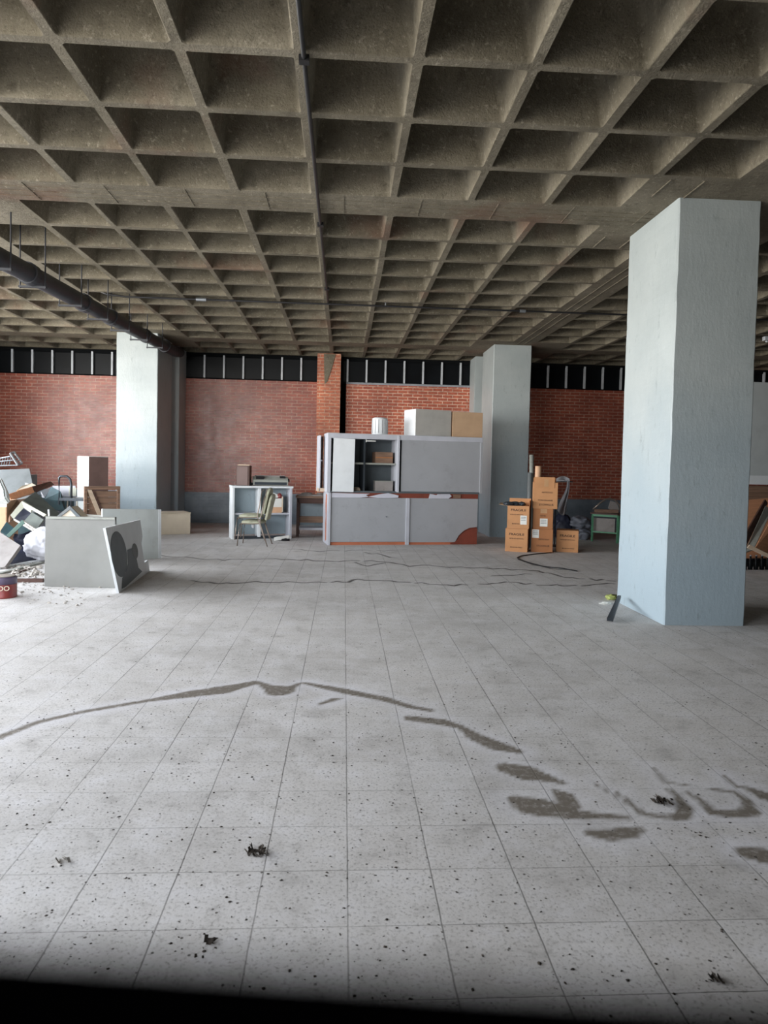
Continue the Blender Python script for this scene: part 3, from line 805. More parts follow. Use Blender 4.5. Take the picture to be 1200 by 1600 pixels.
MB().box(.06, .22, .02, .09, .135, .20).build('tractor', 'black_plastic', pt); MB().box(.55, .66, .05, .1, .16, .205).build('tractor', 'black_plastic', pt)
MB().tube([(.72, .2, .12), (.76, .2, .12)], .035, 14).build('platen_knob', 'black_plastic', pt)
tag(MB().blob((0, 0, .035), (.075, .06, .036), 3).build('crumpled_rag', 'black_plastic', loc=on_shelf(.365, .08, Hh)), 'small black rag between the speaker and the printer', 'rag')
# carton in the upper right bay
fc = thing('carton', 'white and yellow carton full of odds and ends on the shelf unit', 'box', on_shelf(.70, .08, .536), srz+.02)
MB().box(0, .34, 0, .24, 0, .30).build('body', 'paper', fc, bevel=.003)
MB().box(.0, .34, -.003, 0, .0, .12).build('printed_band', 'carton_pale', fc)
MB().box(.345, .36, -.02, .20, .02, .34).build('flap', 'cream', fc)
tag(MB().poly([(0, 0, 0), (.2, 0, .02), (.24, .02, .06), (.12, .03, .11), (.02, .02, .09)], (0, .12, 0)).build('crumpled_sheet', 'paper', loc=on_shelf(.76, .1, .838), rz=srz), 'crumpled white sheet sticking out of the carton on the shelf', 'paper')
tag(MB().blob((0, 0, .05), (.055, .05, .055), 8).build('rag', 'tin_red', loc=on_shelf(1.0, .14, .838)), 'dark red rag on the carton in the shelf unit', 'rag')
tag(MB().poly([(0, 0, .0), (.14, 0, .02), (.30, .02, .05), (.34, .05, .03), (.22, .16, .0), (.06, .14, 0)], (0, 0, .07)).build('paper_scrap', 'paper', loc=F(428, 845), rz=.1), 'torn white box scrap on the floor at the foot of the shelf unit', 'scrap')
tag(MB().blob((0, 0, .02), (.09, .05, .03), 4).build('rag', 'black_plastic', loc=F(446, 845)), 'dark rag on the floor beside the white scrap', 'rag')

# low table between shelf unit and counter
tb = thing('work_table', 'dark wooden table between the shelf unit and the counter', 'table', (-1.02, 14.75, 0), .04)
MB().box(0, 1.05, 0, .62, .84, .88).build('tabletop', 'wood', tb, bevel=.004)
MB().box(.04, 1.01, .02, .05, .72, .84).build('apron', 'wood_dark', tb)
MB().box(.04, 1.01, .10, .14, .30, .44).build('rail', 'wood', tb)
MB().box(.04, 1.01, .08, .5, .14, .19).build('foot_shelf', 'lam_light', tb)
for x in (.02, .97):
    for y in (.02, .54): MB().box(x, x+.06, y, y+.06, 0, .84).build('leg', 'wood_dark', tb)
MB().box(.05, 1.0, .55, .57, .2, .84).build('back_panel', 'column', tb)
tag(MB().poly([(0, 0, 0), (.30, .01, 0), (.5, -.01, 0), (.62, .02, 0), (.60, .22, 0), (.3, .26, 0), (.02, .2, 0)], (0, 0, .03)).blob((.18, .1, .045), (.14, .07, .03), 5, 2).blob((.48, .1, .05), (.09, .07, .028), 6, 2).build('debris_heap', 'dusty_board', loc=(-.97, 14.82, .881)), 'dusty scraps on the dark table', 'scraps', kind='stuff')

# ================================================================ STACKED GREEN CHAIRS
def make_chair():
    t = thing('stacking_chair', '', 'chair', (0, 0, 0))
    # local: faces -x, seat from x=0 (front) to .45 (back), width along y
    s = MB(); bm = s.bm
    nx_, ny_ = 8, 8; top = []; bot = []
    for i in range(nx_+1):
        r1, r2 = [], []
        for j in range(ny_+1):
            a, b = i/nx_*2-1, j/ny_*2-1
            k = 1-.10*(a*a)*(b*b)
            x = .22+.215*a*k; y = .205*b*k
            cr_ = .028*(1-a**4)*(1-b**4)
            r1.append(bm.verts.new((x, y, .465+cr_))); r2.append(bm.verts.new((x, y, .43)))
        top.append(r1); bot.append(r2)
    for i in range(nx_):
        for j in range(ny_):
            bm.faces.new((top[i][j], top[i+1][j], top[i+1][j+1], top[i][j+1])); bm.faces.new((bot[i][j+1], bot[i+1][j+1], bot[i+1][j], bot[i][j]))
    for i in range(nx_):
        bm.faces.new((bot[i][0], bot[i+1][0], top[i+1][0], top[i][0])); bm.faces.new((top[i][-1], top[i+1][-1], bot[i+1][-1], bot[i][-1]))
        bm.faces.new((top[0][i], top[0][i+1], bot[0][i+1], bot[0][i])); bm.faces.new((bot[-1][i], bot[-1][i+1], top[-1][i+1], top[-1][i]))
    s.build('seat', 'green_fabric', t)
    # backrest pad: tilted, rounded top
    prof = []
    for k in range(17):
        a = PI*k/16; prof.append((-.19*math.cos(a), .40+.11*math.sin(a)))
    pts = [(-.16, 0)]+[(x, z) for x, z in prof]+[(.16, 0)]
    bk = MB().poly([(0, x, z) for x, z in pts], (.045, 0, 0)).build('backrest', 'green_fabric', t, loc=(.455, 0, .50), rot=(0, .22, 0), bevel=.008)
    for sy in (-1, 1):
        y = sy*.205
        MB().tube([(.02, y*.95, .43), (-.005, y, .40), (-.03, y*1.06, .18), (-.045, y*1.08, 0)], .011, 8).build('leg', 'tube_taupe', t, smooth=True)
        MB().tube([(.46, y, 1.0-.06), (.41, y, .62), (.38, y, .50), (.385, y, .43), (.47, y*1.06, .18), (.53, y*1.08, 0)], .011, 8).build('leg', 'tube_taupe', t, smooth=True)
        MB().tube([(.0, y, .425), (.2, y, .42), (.385, y, .43)], .010, 8).build('seat_rail', 'tube_taupe', t)
    MB().tube([(.02, -.2, .40), (.02, .2, .40)], .009, 8).build('crossbar', 'tube_taupe', t)
    for sy in (-1, 1):
        MB().tube([(.47, sy*.19, .93), (.49, sy*.15, .965)], .009, 6).build('back_fixing', 'tube_taupe', t)
    return t
chp = F(371, 853)
ch1 = make_chair(); ch1.location = (chp.x+.06, chp.y+.22, 0); ch1.rotation_euler = (0, 0, -.10)
ch1['label'] = 'lower of the two stacked green upholstered chairs with metal legs'; ch1['group'] = 'two stacked green chairs'
ch2 = copy_tree(ch1); ch2.location = (chp.x+.01, chp.y+.23, .115); ch2['label'] = 'upper green upholstered chair, stacked on the other'
tag(MB().blob((0, 0, 0), (.03, .03, .05), 2, 2).build('rag', 'cloth_white', loc=(chp.x+.26, chp.y+.2, .375)), 'white rag hanging below the seat of the stacked chairs', 'rag')

# ================================================================ CREAM BLOCK by the left column
ck = F(297, 834)
cb = thing('low_cabinet', 'low cream cabinet lying on the floor between the left column and the shelf unit', 'cabinet', (ck.x, 15.02, 0), math.radians(-14))
MB().box(-.72, 0, 0, .55, 0, .44).build('carcass', 'carton_pale', cb, bevel=.004)
MB().box(-.72, -.0, -.014, 0, 0, .46).build('front_panel', 'cream', cb, bevel=.003)
MB().box(-.73, .01, -.014, .56, .44, .465).build('top_panel', 'cream', cb, bevel=.003)
cb.rotation_euler.z = math.radians(28)

# ================================================================ CARTONS
def carton(pos, sx, sy, sz, rz, label, lines=(), sticker=None, mat='carton', open_=False, group='brown cartons stacked by the middle column', tape=True):
    t = thing('carton', label, 'box', pos, rz, group)
    MB().box(-sx/2, sx/2, 0, sy, 0, sz).build('body', mat, t, bevel=.005)
    for txt, x, z, size, sxx in lines:
        text_mesh('lettering', txt, size, 'ink', t, (x, -.0015, z), sx=sxx)
    if sticker:
        for (x0, x1, z0_, z1_) in sticker:
            st = MB().box(x0, x1, -.004, -.0005, z0_, z1_).build('sticker', 'paper', t)
            m = MB()
            for k in range(3):
                zz = z1_-.03-k*.03
                if zz > z0_+.015: m.box(x0+.012, x1-.02, -.0052, -.0042, zz-.005, zz+.005)
            m.build('print', 'grey_mid', st)
    if tape: MB().box(-sx/2+.002, sx/2-.002, -.0012, .0002, sz*.5-.001, sz*.5+.001).build('seam', 'carton_dark', t)
    return t
T = math.radians(-19)
B1 = F(806, 862); B2 = F(846, 862.5); B3 = F(884, 862)
B1.y = 12.72; B2.y = 12.70; B3.y = 12.78
FR = lambda z: [('FRAGILE', 0, z, .062, 1.25)]
carton(B1, .42, .40, .44, T, 'bottom carton of the left stack, on the floor by the column', FR(.33)+[('VETRI ED ARTICOLI', 0, .25, .028, 1.1), ('MADE IN ITALY', 0, .085, .030, 1.1)], tape=False)
u1 = carton(B1+Vector((.025, .01, .4405)), .41, .38, .43, T, 'open-topped carton on top of the left stack', FR(.35)+[('VETRI ED ARTICOLI', -.03, .265, .028, 1.05), ('MADE IN ITALY', 0, .09, .030, 1.1)], sticker=[(.04, .16, .08, .25)], tape=False)
MB().box(-.205, .205, .37, .378, .43, .56).build('flap', 'carton', u1)
MB().quad_slab([(-.205, 0, .43), (-.205, .37, .43), (-.37, .35, .47), (-.37, .02, .45)], .004).build('flap', 'kraft_board', u1)
MB().box(.2, .208, .01, .37, .43, .53).build('flap', 'carton_dark', u1)
for k, (x, y, r) in enumerate(((-.14, .12, .10), (.0, .16, .11), (.12, .14, .08))):
    tag(MB().blob((0, 0, 0), (r, .09, .045), 11+k).build('crumpled_bag', 'tube_dark', loc=B1+Vector((x, y+.02, .900))), ('dark crumpled bag at the left on the open carton', 'dark crumpled bag in the middle on the open carton', 'dark crumpled bag at the right on the open carton')[k], 'bag', 'dark bags on the open carton')
carton(B2+Vector((-.01, 0, 0)), .40, .38, .44, T*.9, 'bottom carton of the tall stack, with a white sticker at its left', [('ARTICOLO', .03, .245, .036, 1.1), ('STOVIGLIE', .02, .12, .042, 1.2)], sticker=[(-.185, -.06, .27, .43)], mat='carton_dark', tape=False)
b4 = carton(B2+Vector((0, .01, .4405)), .37, .37, .385, T*.9, 'middle carton of the tall stack, with a square pale label', [('VETRI', 0, .25, .034, 1.2)], sticker=[(-.055, .085, .05, .20)], mat='carton_dark')
MB().box(-.05, .07, -.0014, 0, .30, .385).build('tape_strip', 'tape', b4)
b5 = carton(B2+Vector((.035, .01, .8265)), .45, .42, .50, T*.7, 'top carton of the tall stack, with folded flaps', [('ARTICOLO', .03, .31, .036, 1.15), ('PORCELLANE', .0, .16, .036, 1.25), ('STOVIGLIE', .02, .075, .05, 1.15)], tape=False)
MB().box(-.215, .16, -.01, -.002, .40, .60).build('flap', 'carton', b5); MB().box(-.215, .215, .40, .41, .5, .58).build('flap', 'carton_dark', b5)
MB().box(-.03, .05, -.012, -.010, .42, .56).build('tape_strip', 'tape', b5)
carton(B3, .41, .39, .415, T, 'single brown carton on the floor, right of the tall stack', FR(.31)+[('VETRI ED ARTICOLI', 0, .235, .028, 1.1), ('MADE IN ITALY', .02, .07, .030, 1.1)], tape=False)
# rolls standing behind / in the cartons
rl = F(832, 862); 
o = MB().tube([(0, 0, 0), (-.02, .02, 1.40), (-.03, .03, 1.86)], .045, 12).build('tube_roll', 'machine_grey', loc=(PY(832, 760, 13.62).x, 13.62, 0), smooth=True); tag(o, 'tall grey roll standing behind the carton stacks', 'roll')
o = MB().tube([(0, 0, 0), (.0, .01, 1.50)], .05, 12).build('tube_roll', 'grey_mid', loc=(PY(827, 780, 13.40).x+.01, 13.42, 0), smooth=True); tag(o, 'shorter grey roll standing behind the carton stacks', 'roll')
p = PY(842, 742, 12.9)
o = MB().lathe([(.055, 0), (.06, .01), (.058, .30), (.05, .305)], 20).build('cardboard_roll', 'carton_pale', loc=(p.x, 12.95, 1.33), smooth=True); tag(o, 'short pale roll standing on top of the tall carton stack', 'roll')
# stand with hanging white cloth
sx_, sy_ = 4.35, 13.75
st = thing('coat_stand', 'thin dark stand holding a white cloth beside the tall carton stack', 'stand', (sx_, sy_, 0))
MB().tube([(0, 0, .02), (0, 0, 1.36), (.0, 0, 1.37)], .012, 8).build('pole', 'tube_dark', st)
MB().tube([(-.2, 0, 1.33), (.34, 0, 1.33)], .010, 8).build('arm', 'tube_dark', st)
MB().lathe([(.16, 0), (.16, .02), (.02, .035)], 16).build('base', 'tube_dark', st)
def cloth():
    bm = bmesh.new(); n, m = 16, 22; g = []
    for i in range(m+1):
        t = i/m; row = []
        for j in range(n+1):
            s_ = j/n
            if t < .2: x = -.02+.28*s_; z = 1.44-.05*(s_*2-1)**2-t*.35; y = -.04-.02*math.sin(s_*7)
            else:
                q = (t-.2)/.8; wdt = .05+.16*q**1.6; x = .255-wdt+wdt*s_-.02*q+.015*math.sin(q*6); z = 1.36-.62*q-.10*q*math.sin(s_*3.1); y = -.04+.03*math.sin(s_*12+q*3)*(.4+q)
            row.append(bm.verts.new((x, y, z)))
        g.append(row)
    for i in range(m):
        for j in range(n): bm.faces.new((g[i][j], g[i][j+1], g[i+1][j+1], g[i+1][j]))
    me = bpy.data.meshes.new('cloth'); bmesh.ops.solidify(bm, geom=bm.faces[:], thickness=.006)
    bm.to_mesh(me); bm.free(); me.materials.append(MAT['cloth_white'])
    me.polygons.foreach_set('use_smooth', [True]*len(me.polygons))
    o = bpy.data.objects.new('cloth', me); COL.objects.link(o); o.location = (sx_, sy_, 0)
    tag(o, 'white cloth hanging from the stand beside the cartons', 'cloth')
cloth()
# grey bags on the floor behind
def bag(u, v, Y, r, seed, label, mat='bag_grey', z=None, name='bag', cat='bag', group=None):
    p = PY(u, v, Y); zz = p.z if z is None else z
    o = MB().blob((0, 0, r[2]), r, seed, 4, .32, 1.6).build(name, mat, loc=(p.x, Y, zz), smooth=True)
    return tag(o, label, cat, group)
bag(907, 835, 15.2, (.24, .22, .13), 21, 'grey-blue cloth bag lying under another, left of the green frame', z=-.01)
bag(906, 818, 15.2, (.26, .22, .15), 22, 'crumpled grey bag on top of the other, left of the green frame', z=.23)
bag(880, 830, 15.3, (.22, .2, .28), 23, 'dark navy bag behind the single carton', 'tarp_navy', z=-.01)
# green metal table frame with a wooden top and an arched tube
gp = PY(958, 842, 14.6)
gt = thing('metal_desk', 'green metal frame desk with a worn wooden top, left of the big column', 'desk', (gp.x, 14.45, 0), -.0)
def frame(pts_list, r, mat, par, nm):
    for a, b in pts_list: MB().tube([a, b], r, 8).build(nm, mat, par)
gx0, gx1, gd, gh = -.42, .02, .5, .60
legs = [(-.40, .35), (.03, .0), (.12, .10), (.62, .10)]
for x, y in legs: MB().box(x-.018, x+.018, y-.018, y+.018, 0, gh).build('leg', 'green_paint', gt)
def bar(a, b, z, hgt=.03, nm='rail'):
    a = Vector((a[0], a[1], z)); b = Vector((b[0], b[1], z)); n = (b-a).normalized().cross(Vector((0, 0, 1)))*.012
    MB().poly([a-n, b-n, b+n, a+n], (0, 0, hgt)).build(nm, 'green_paint', gt)
bar(legs[0], legs[1], gh-.04, .045); bar(legs[0], legs[1], .20); bar(legs[2], legs[3], gh-.12, .05); bar(legs[2], legs[3], .08)
bar(legs[1], legs[2], gh-.04, .04)
MB().poly([(-.44, .40, gh+.005), (.02, .0, gh+.005), (.66, .05, gh+.005), (.66, .55, gh+.005), (-.3, .6, gh+.005)], (0, 0, .03)).build('tabletop', 'wood_dark', gt)
MB().poly([(-.34, .42, gh+.036), (.16, .30, gh+.036), (.2, .45, gh+.036), (-.3, .52, gh+.036)], (0, 0, .07)).build('drawer_block', 'wood', gt)
MB().poly([(-.36, .42, .22), (.0, .08, .22), (.0, .08, .52), (-.36, .42, .52)], (.01, .01, 0)).build('side_panel', 'dusty_board', gt)
ah = [(-.36, .4, gh+.10), (-.22, .38, gh+.24), (-.10, .37, gh+.33), (0, .36, gh+.35), (.12, .36, gh+.32), (.22, .36, gh+.22), (.27, .36, gh+.04)]
o = thing('tubular_armchair', 'small grey tube armchair turned over on the green desk', 'chair', (gp.x, 14.5, 0))
MB().tube([(x, y, z-.0) for x, y, z in ah], .02, 10).build('arch', 'tube_taupe', o, smooth=True)
MB().poly([(.02, .37, gh+.30), (.16, .37, gh+.26), (.24, .37, gh+.08), (.08, .37, gh+.05), (-.02, .37, gh+.14)], (0, .02, 0)).build('back_pad', 'dusty_board', o)

# ================================================================ LEFT GROUP: WHITE BOARDS
def slab(name, px, th, mat, label, cat, group=None, bevel=.003):
    pts = [PY(u, v, Y) for u, v, Y in px]
    for q in pts: q.z = max(q.z, .0)
    return tag(MB().quad_slab(pts, th).build_at(name, mat, bevel=bevel), label, cat, group)
# front grey desk side: a solid board standing upright with a return behind
fb = thing('upright_panel', 'big plain grey panel standing upright in front of the junk heap', 'panel', (0, 0, 0))
a = PY(69, 917, 8.62); b = PY(180, 919, 8.56); c = PY(180, 808, 8.58); d = PY(71, 806.5, 8.64); a.z = b.z = 0
base = Vector(a); fb.location = base
MB().quad_slab([p-base for p in (a, b, c, d)], .045).build('board', 'panel_grey', fb, bevel=.003)
MB().quad_slab([Vector((.02, -.004, d.z-.03)), Vector((b.x-a.x-.01, b.y-a.y-.004, c.z-.03)), Vector((b.x-a.x-.01, b.y-a.y-.004, c.z-.005)), Vector((.02, -.004, d.z-.006))], .003).build('edge_strip', 'machine_grey', fb)
MB().box(b.x-a.x-.05, b.x-a.x-.02, 0, .42, 0, .60).build('stay', 'lam_light', fb)
# board with the oval patch, leaning against the grey panel's right end
ob = thing('oval_board', 'grey-white board with a big dark oval, leaning beside the upright grey panel', 'board')
A = F(186, 927); B = F(234, 892); C = PY(222, 813, 9.75); D = PY(165, 825, 7.95)
E1 = PY(225, 838, 9.72); E2 = PY(219, 845, 9.60); E3 = PY(225, 872, 9.72); E4 = PY(232, 875, 9.86)
# make the outline planar in the plane of A, B, D
n = (B-A).cross(D-A).normalized()
def onplane(u, v):
    d_ = ray(u, v); o_ = Vector((0, 0, HC)); t = (A-o_).dot(n)/d_.dot(n); return o_+d_*t
outline = [(186, 927), (234, 892), (231.5, 875), (226, 879), (221, 849), (223, 838), (219, 812), (165, 825)]
pts = [onplane(u, v) for u, v in outline]
ob.location = A
if n.dot(A-Vector((0, 0, HC))) < 0: n = -n
MB().poly([p-A for p in pts], n*.03).build('board', 'lam_white', ob)
def ell(cx_, cy_, rx, ry, rot, k=32):
    out = []
    for i in range(k):
        t = 2*PI*i/k; x = rx*math.cos(t); y = ry*math.sin(t)
        out.append(onplane(cx_+x*math.cos(rot)-y*math.sin(rot), cy_+x*math.sin(rot)+y*math.cos(rot))-A-n*.0045)
    return out
MB().poly(ell(185.5, 866, 12.3, 36, -.13), n*.004).build('oval_patch', 'grey_dark', ob)
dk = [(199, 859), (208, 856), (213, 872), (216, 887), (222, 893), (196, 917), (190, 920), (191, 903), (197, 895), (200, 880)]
MB().poly([onplane(u, v)-A-n*.003 for u, v in dk], n*.0025).build('dark_patch', 'grey_dark', ob)  # irregular darker grey shape on the lower right of the board
MB().poly(ell(210.8, 861, 4.2, 12, -.12), n*.003).build('oval_patch', 'grey_mid', ob)
# white board behind
wb = thing('white_board', 'white board standing on its edge behind the oval board', 'board')
A2 = PY(160, 900, 10.55); B2_ = F(252, 872); C2 = PY(252, 796, B2_.y); D2 = PY(160, 795, 10.55); A2.z = 0; B2_.z = 0
wb.location = A2
MB().quad_slab([p-A2 for p in (A2, B2_, C2, D2)], .035).build('board', 'panel_white', wb, bevel=.003)
e = (B2_-A2).normalized()
MB().quad_slab([p-A2-Vector((0, .004, 0)) for p in (B2_-e*.05, B2_, C2, C2-e*.05)], .003).build('edge_strip', 'lam_white', wb)

# ================================================================ LEFT JUNK HEAP
# tall white carton by the brick wall
tw = PY(138, 800, 13.6)
tc = thing('tall_cabinet', 'tall white cabinet with its shaded side coloured dark, left of the left column', 'cabinet', (tw.x, 13.6, 0), math.radians(38))
Hc = PY(138, 713, 13.6).z
MB().box(-.36, 0, 0, .42, 0, Hc).build('carcass', 'panel_white', tc, bevel=.004)
tc.rotation_euler.z = math.radians(-40)
for ch in list(tc.children): bpy.data.objects.remove(ch)
# corner edge towards the camera: left face runs back-left, right face back-right
MB().poly([(0, 0, 0), (-.30, .22, 0), (-.06, .56, 0), (.30, .22, 0)], (0, 0, Hc)).build('carcass', 'panel_white', tc, bevel=.004)
MB().poly([(.006, -.004, .01), (.300, .212, .01), (.300, .212, Hc-.01), (.006, -.004, Hc-.01)], (.004, -.006, 0)).build('side_panel', 'speaker_brown', tc)  # thin brown sheet puts the shade of the right face into its colour
tc.rotation_euler.z = 0
# slatted wooden frame
wf = thing('slatted_frame', 'brown slatted wooden frame with a diagonal brace, standing before the left column', 'frame')
Yf_ = 11.9
q = [PY(131, 812, Yf_), PY(187, 812, Yf_+.35), PY(190, 764, Yf_+.35), PY(135, 760, Yf_)]
bl = Vector((q[0].x, q[0].y, 0)); wf.location = bl
ex = (q[1]-q[0]); ex.z = 0; Lw = ex.length; wf.rotation_euler = (0, 0, math.atan2(ex.y, ex.x)); Hf = q[3].z
def fbx(nm, x0, x1, y0, y1, z0_, z1_, mat): MB().box(x0, x1, y0, y1, z0_, z1_).build(nm, mat, wf, bevel=.003)
fbx('stile', 0, .05, -.02, .03, 0, Hf, 'wood'); fbx('stile', Lw-.05, Lw, -.02, .03, 0, Hf, 'wood')
fbx('rail', 0, Lw, -.025, .035, Hf-.055, Hf, 'wood'); fbx('rail', 0.05, Lw-.05, -.02, .03, 0.0, .06, 'wood')
for k in range(9):
    zz = .08+k*(Hf-.16)/9; fbx('slat', .05, Lw-.05, .012, .026, zz, zz+(Hf-.16)/9-.004, 'wood')
MB().poly([(.05, -.015, Hf-.06), (.12, -.015, Hf-.06), (.42, -.015, .30), (.35, -.015, .30)], (0, .025, 0)).build('brace', 'wood_pale', wf)
MB().poly([(.12, -.012, Hf-.06), (.16, -.012, Hf-.06), (.46, -.012, .30), (.42, -.012, .30)], (0, .02, 0)).build('brace', 'wood_dark', wf)

# tubular steel chair
def tube_chair():
    c = PY(104, 778, 12.3); t = thing('tube_chair', 'old steel tube chair with an arched back, behind the upright panel', 'chair', (c.x, 12.3, 0))
    zs = PY(104, 778, 12.3).z; ztp = PY(104, 745, 12.3).z
    MB().tube([(-.13, .0, zs-.12), (-.13, 0, ztp-.02), (-.10, 0, ztp+.01), (0, 0, ztp+.01), (.06, 0, ztp-.04), (.08, 0, ztp-.14), (.08, 0, zs-.35)], .02, 10).build('back_frame', 'tube_dark', t, smooth=True)
    MB().box(-.12, .42, -.02, .36, zs-.05, zs).build('seat', 'tube_dark', t, bevel=.004)
    for x, y in ((.18, .0), (.38, .0), (-.1, .3), (.36, .34)):
        MB().tube([(x, y, zs-.04), (x+(.03 if x > .2 else -.03), y, 0)], .014, 8).build('leg', 'brass_pale', t)
    MB().box(-.08, .05, .3, .32, zs+.02, zs+.17).build('back_pad', 'frame_cream', t)
tube_chair()
H = 'junk heap'
# inner carcass pieces give the heap its bulk, all real crates and cabinets
def crate(x, y, z, sx, sy, sz, rz, mat, label, name='crate', cat='crate', tilt=0):
    t = thing(name, label, cat, (x, y, z), rz, None)
    t.rotation_euler = (tilt, 0, rz)
    MB().box(-sx/2, sx/2, 0, sy, 0, sz).build('body', mat, t, bevel=.005)
    MB().box(-sx/2-.01, sx/2+.01, -.012, .02, sz-.05, sz+.008).build('rim', mat, t)
    return t
def XZ(u, v, Y): return PY(u, v, Y)
p = XZ(10, 840, 12.9); crate(p.x, 12.95, 0, 1.4, .7, .62, .12, 'teal_dark', 'big dark crate at the bottom of the junk heap')
p = XZ(90, 830, 12.8); crate(p.x, 12.8, 0, .75, .7, .60, -.05, 'tube_dark', 'dark grey crate in the junk heap, right of the biggest crate')
p = XZ(8, 760, 13.9); crate(p.x-.15, 13.95, 0, 1.05, .6, 1.23, .1, 'grey_mid', 'large grey cabinet at the back of the junk heap', 'old_cabinet', 'cabinet')
p = XZ(75, 790, 13.8); crate(p.x, 13.75, 0, .7, .5, .83, .05, 'teal_dark', 'dark teal cabinet at the back of the junk heap', 'old_cabinet', 'cabinet')
# boards and boxes seen from the front, nearer ones overlapping farther ones
slab('leaning_board', [(8, 800, 12.6), (60, 800, 12.6), (46, 732, 13.5), (-6, 734, 13.5)], .03, 'grey_mid', 'dark grey board leaning on the cabinet at the back of the heap', 'board')
lb = thing('long_box', 'long cardboard box with an orange end, lying across the top of the heap', 'box')
q0, q1, q2, q3 = XZ(17, 781, 12.1), XZ(54, 769, 12.45), XZ(50, 760, 12.45), XZ(13, 772, 12.1)
lb.location = q0
MB().quad_slab([v_-q0 for v_ in (q0, q1, q2, q3)], .16).build('end_flap', 'wood_orange', lb, bevel=.003)
r0, r1, r2, r3 = XZ(54, 770, 12.45), XZ(85, 757, 12.8), XZ(79, 752, 12.8), XZ(50, 760, 12.45)
MB().quad_slab([v_-q0 for v_ in (r0, r1, r2, r3)], .2).build('side', 'wood_dark', lb, bevel=.003)
slab('foam_sheet', [(26, 766, 12.3), (58, 759, 12.6), (50, 755, 12.75), (34, 759, 12.5)], .03, 'cream', 'pale sheet under the long cardboard box', 'sheet')
slab('foam_block', [(39, 759, 12.9), (49, 759, 12.9), (50, 757, 12.95), (39, 754, 12.9)], .06, 'lam_white', 'small white block on top of the heap', 'block')
slab('metal_flap', [(64, 768, 12.5), (80, 761, 12.7), (70, 778, 12.5), (66, 777, 12.5)], .012, 'lam_light', 'bright folded metal flap in the heap, left of the teal box', 'flap')
slab('teal_box', [(70, 780, 12.3), (96, 783, 12.3), (95, 768, 12.3), (80, 760, 12.5)], .3, 'teal_dark', 'dark teal box in the heap beside the tube chair', 'box')
slab('glass_sheet', [(80, 776, 12.75), (118, 776, 12.75), (118, 759, 12.75), (82, 759, 12.75)], .01, 'lam_light', 'pale sheet behind the tube chair', 'sheet')
slab('tilted_board', [(36, 782, 11.7), (74, 806, 11.5), (97, 806, 11.9), (55, 768, 12.3)], .04, 'grey_green', 'wide grey-green board tilted in the middle of the heap', 'board')
# cream metal housing, open front
hs = thing('metal_housing', 'pale open metal housing tilted in the junk heap', 'housing')
h0 = XZ(20, 808, 11.4); hs.location = h0
def hb(pxs, nm, mat, th=.03): MB().quad_slab([PY(u, v, Y)-h0 for u, v, Y in pxs], th).build(nm, mat, hs)
hb([(16, 805, 11.4), (21, 811, 11.4), (37, 793, 11.5), (34, 783, 11.5)], 'frame_side', 'frame_cream')
hb([(34, 783, 11.5), (37, 793, 11.5), (48, 801, 11.45), (50, 792, 11.45)], 'frame_side', 'frame_cream')
hb([(50, 792, 11.45), (49, 796, 11.45), (68, 807, 11.3), (72, 804, 11.3)], 'frame_side', 'frame_cream', .02)
hb([(22, 811, 11.5), (36, 794, 11.58), (49, 802, 11.55), (40, 820, 11.5)], 'inner_panel', 'tarp_navy', .2)
hb([(37, 815, 11.35), (50, 800, 11.42), (68, 812, 11.3), (56, 828, 11.25)], 'fold_panel', 'grey_green', .03)
for i, (u0, v0, u1, v1) in enumerate(((23, 812, 52, 829), (35, 814, 56, 828))):
    a_ = PY(u0, v0, 11.2-.05*i); b_ = PY(u1, v1, 11.0-.05*i)
    tag(MB().tube([(0, 0, 0), b_-a_], .018, 8).build('metal_bar', 'brass_pale', loc=a_), ('longer shiny bar crossing the pale metal housing', 'shorter white bar crossing the pale metal housing')[i], 'bar')
a_ = PY(77.5, 808, 10.9); b_ = PY(76, 796, 10.9)
tag(MB().tube([(0, 0, -.62), (0, 0, -.1), b_-a_], .014, 8).build('plastic_tube', 'lam_white', loc=a_), 'short white tube sticking up behind the grey panel', 'tube')
slab('green_batten', [(10, 836, 10.9), (14, 840, 10.9), (39, 817, 11.0), (35, 812, 11.0)], .03, 'green_dull', 'dull green batten lying in the heap above the dusty slab', 'batten')
slab('dark_tray', [(0, 830, 11.1), (12, 838, 11.1), (22, 825, 11.2), (10, 815, 11.2)], .08, 'teal_dark', 'dark tray at the left edge of the heap', 'tray')
pb_ = XZ(-8, 825, 11.3)
t = thing('old_carton', 'worn pinkish carton at the left edge of the heap', 'box', (XZ(0, 825, 11.5).x, 11.45, 0), .15)
MB().box(-.5, .12, 0, .6, 0, XZ(10, 783, 11.5).z).build('body', 'carton_pale', t, bevel=.01)
MB().box(-.5, .125, -.01, .0, XZ(10, 792, 11.5).z, XZ(10, 783, 11.5).z).build('flap', 'paper', t)
slab('white_shell', [(-14, 778, 11.3), (9, 777, 11.3), (8, 764, 11.4), (-3, 740, 11.6)], .2, 'panel_white', 'rounded white shell at the left edge above the carton', 'shell', bevel=.03)
slab('brown_board', [(15, 815, 11.35), (22, 812, 11.5), (44, 778, 12.2), (16, 782, 11.9)], .03, 'wood', 'brown board behind the pale metal housing', 'board')
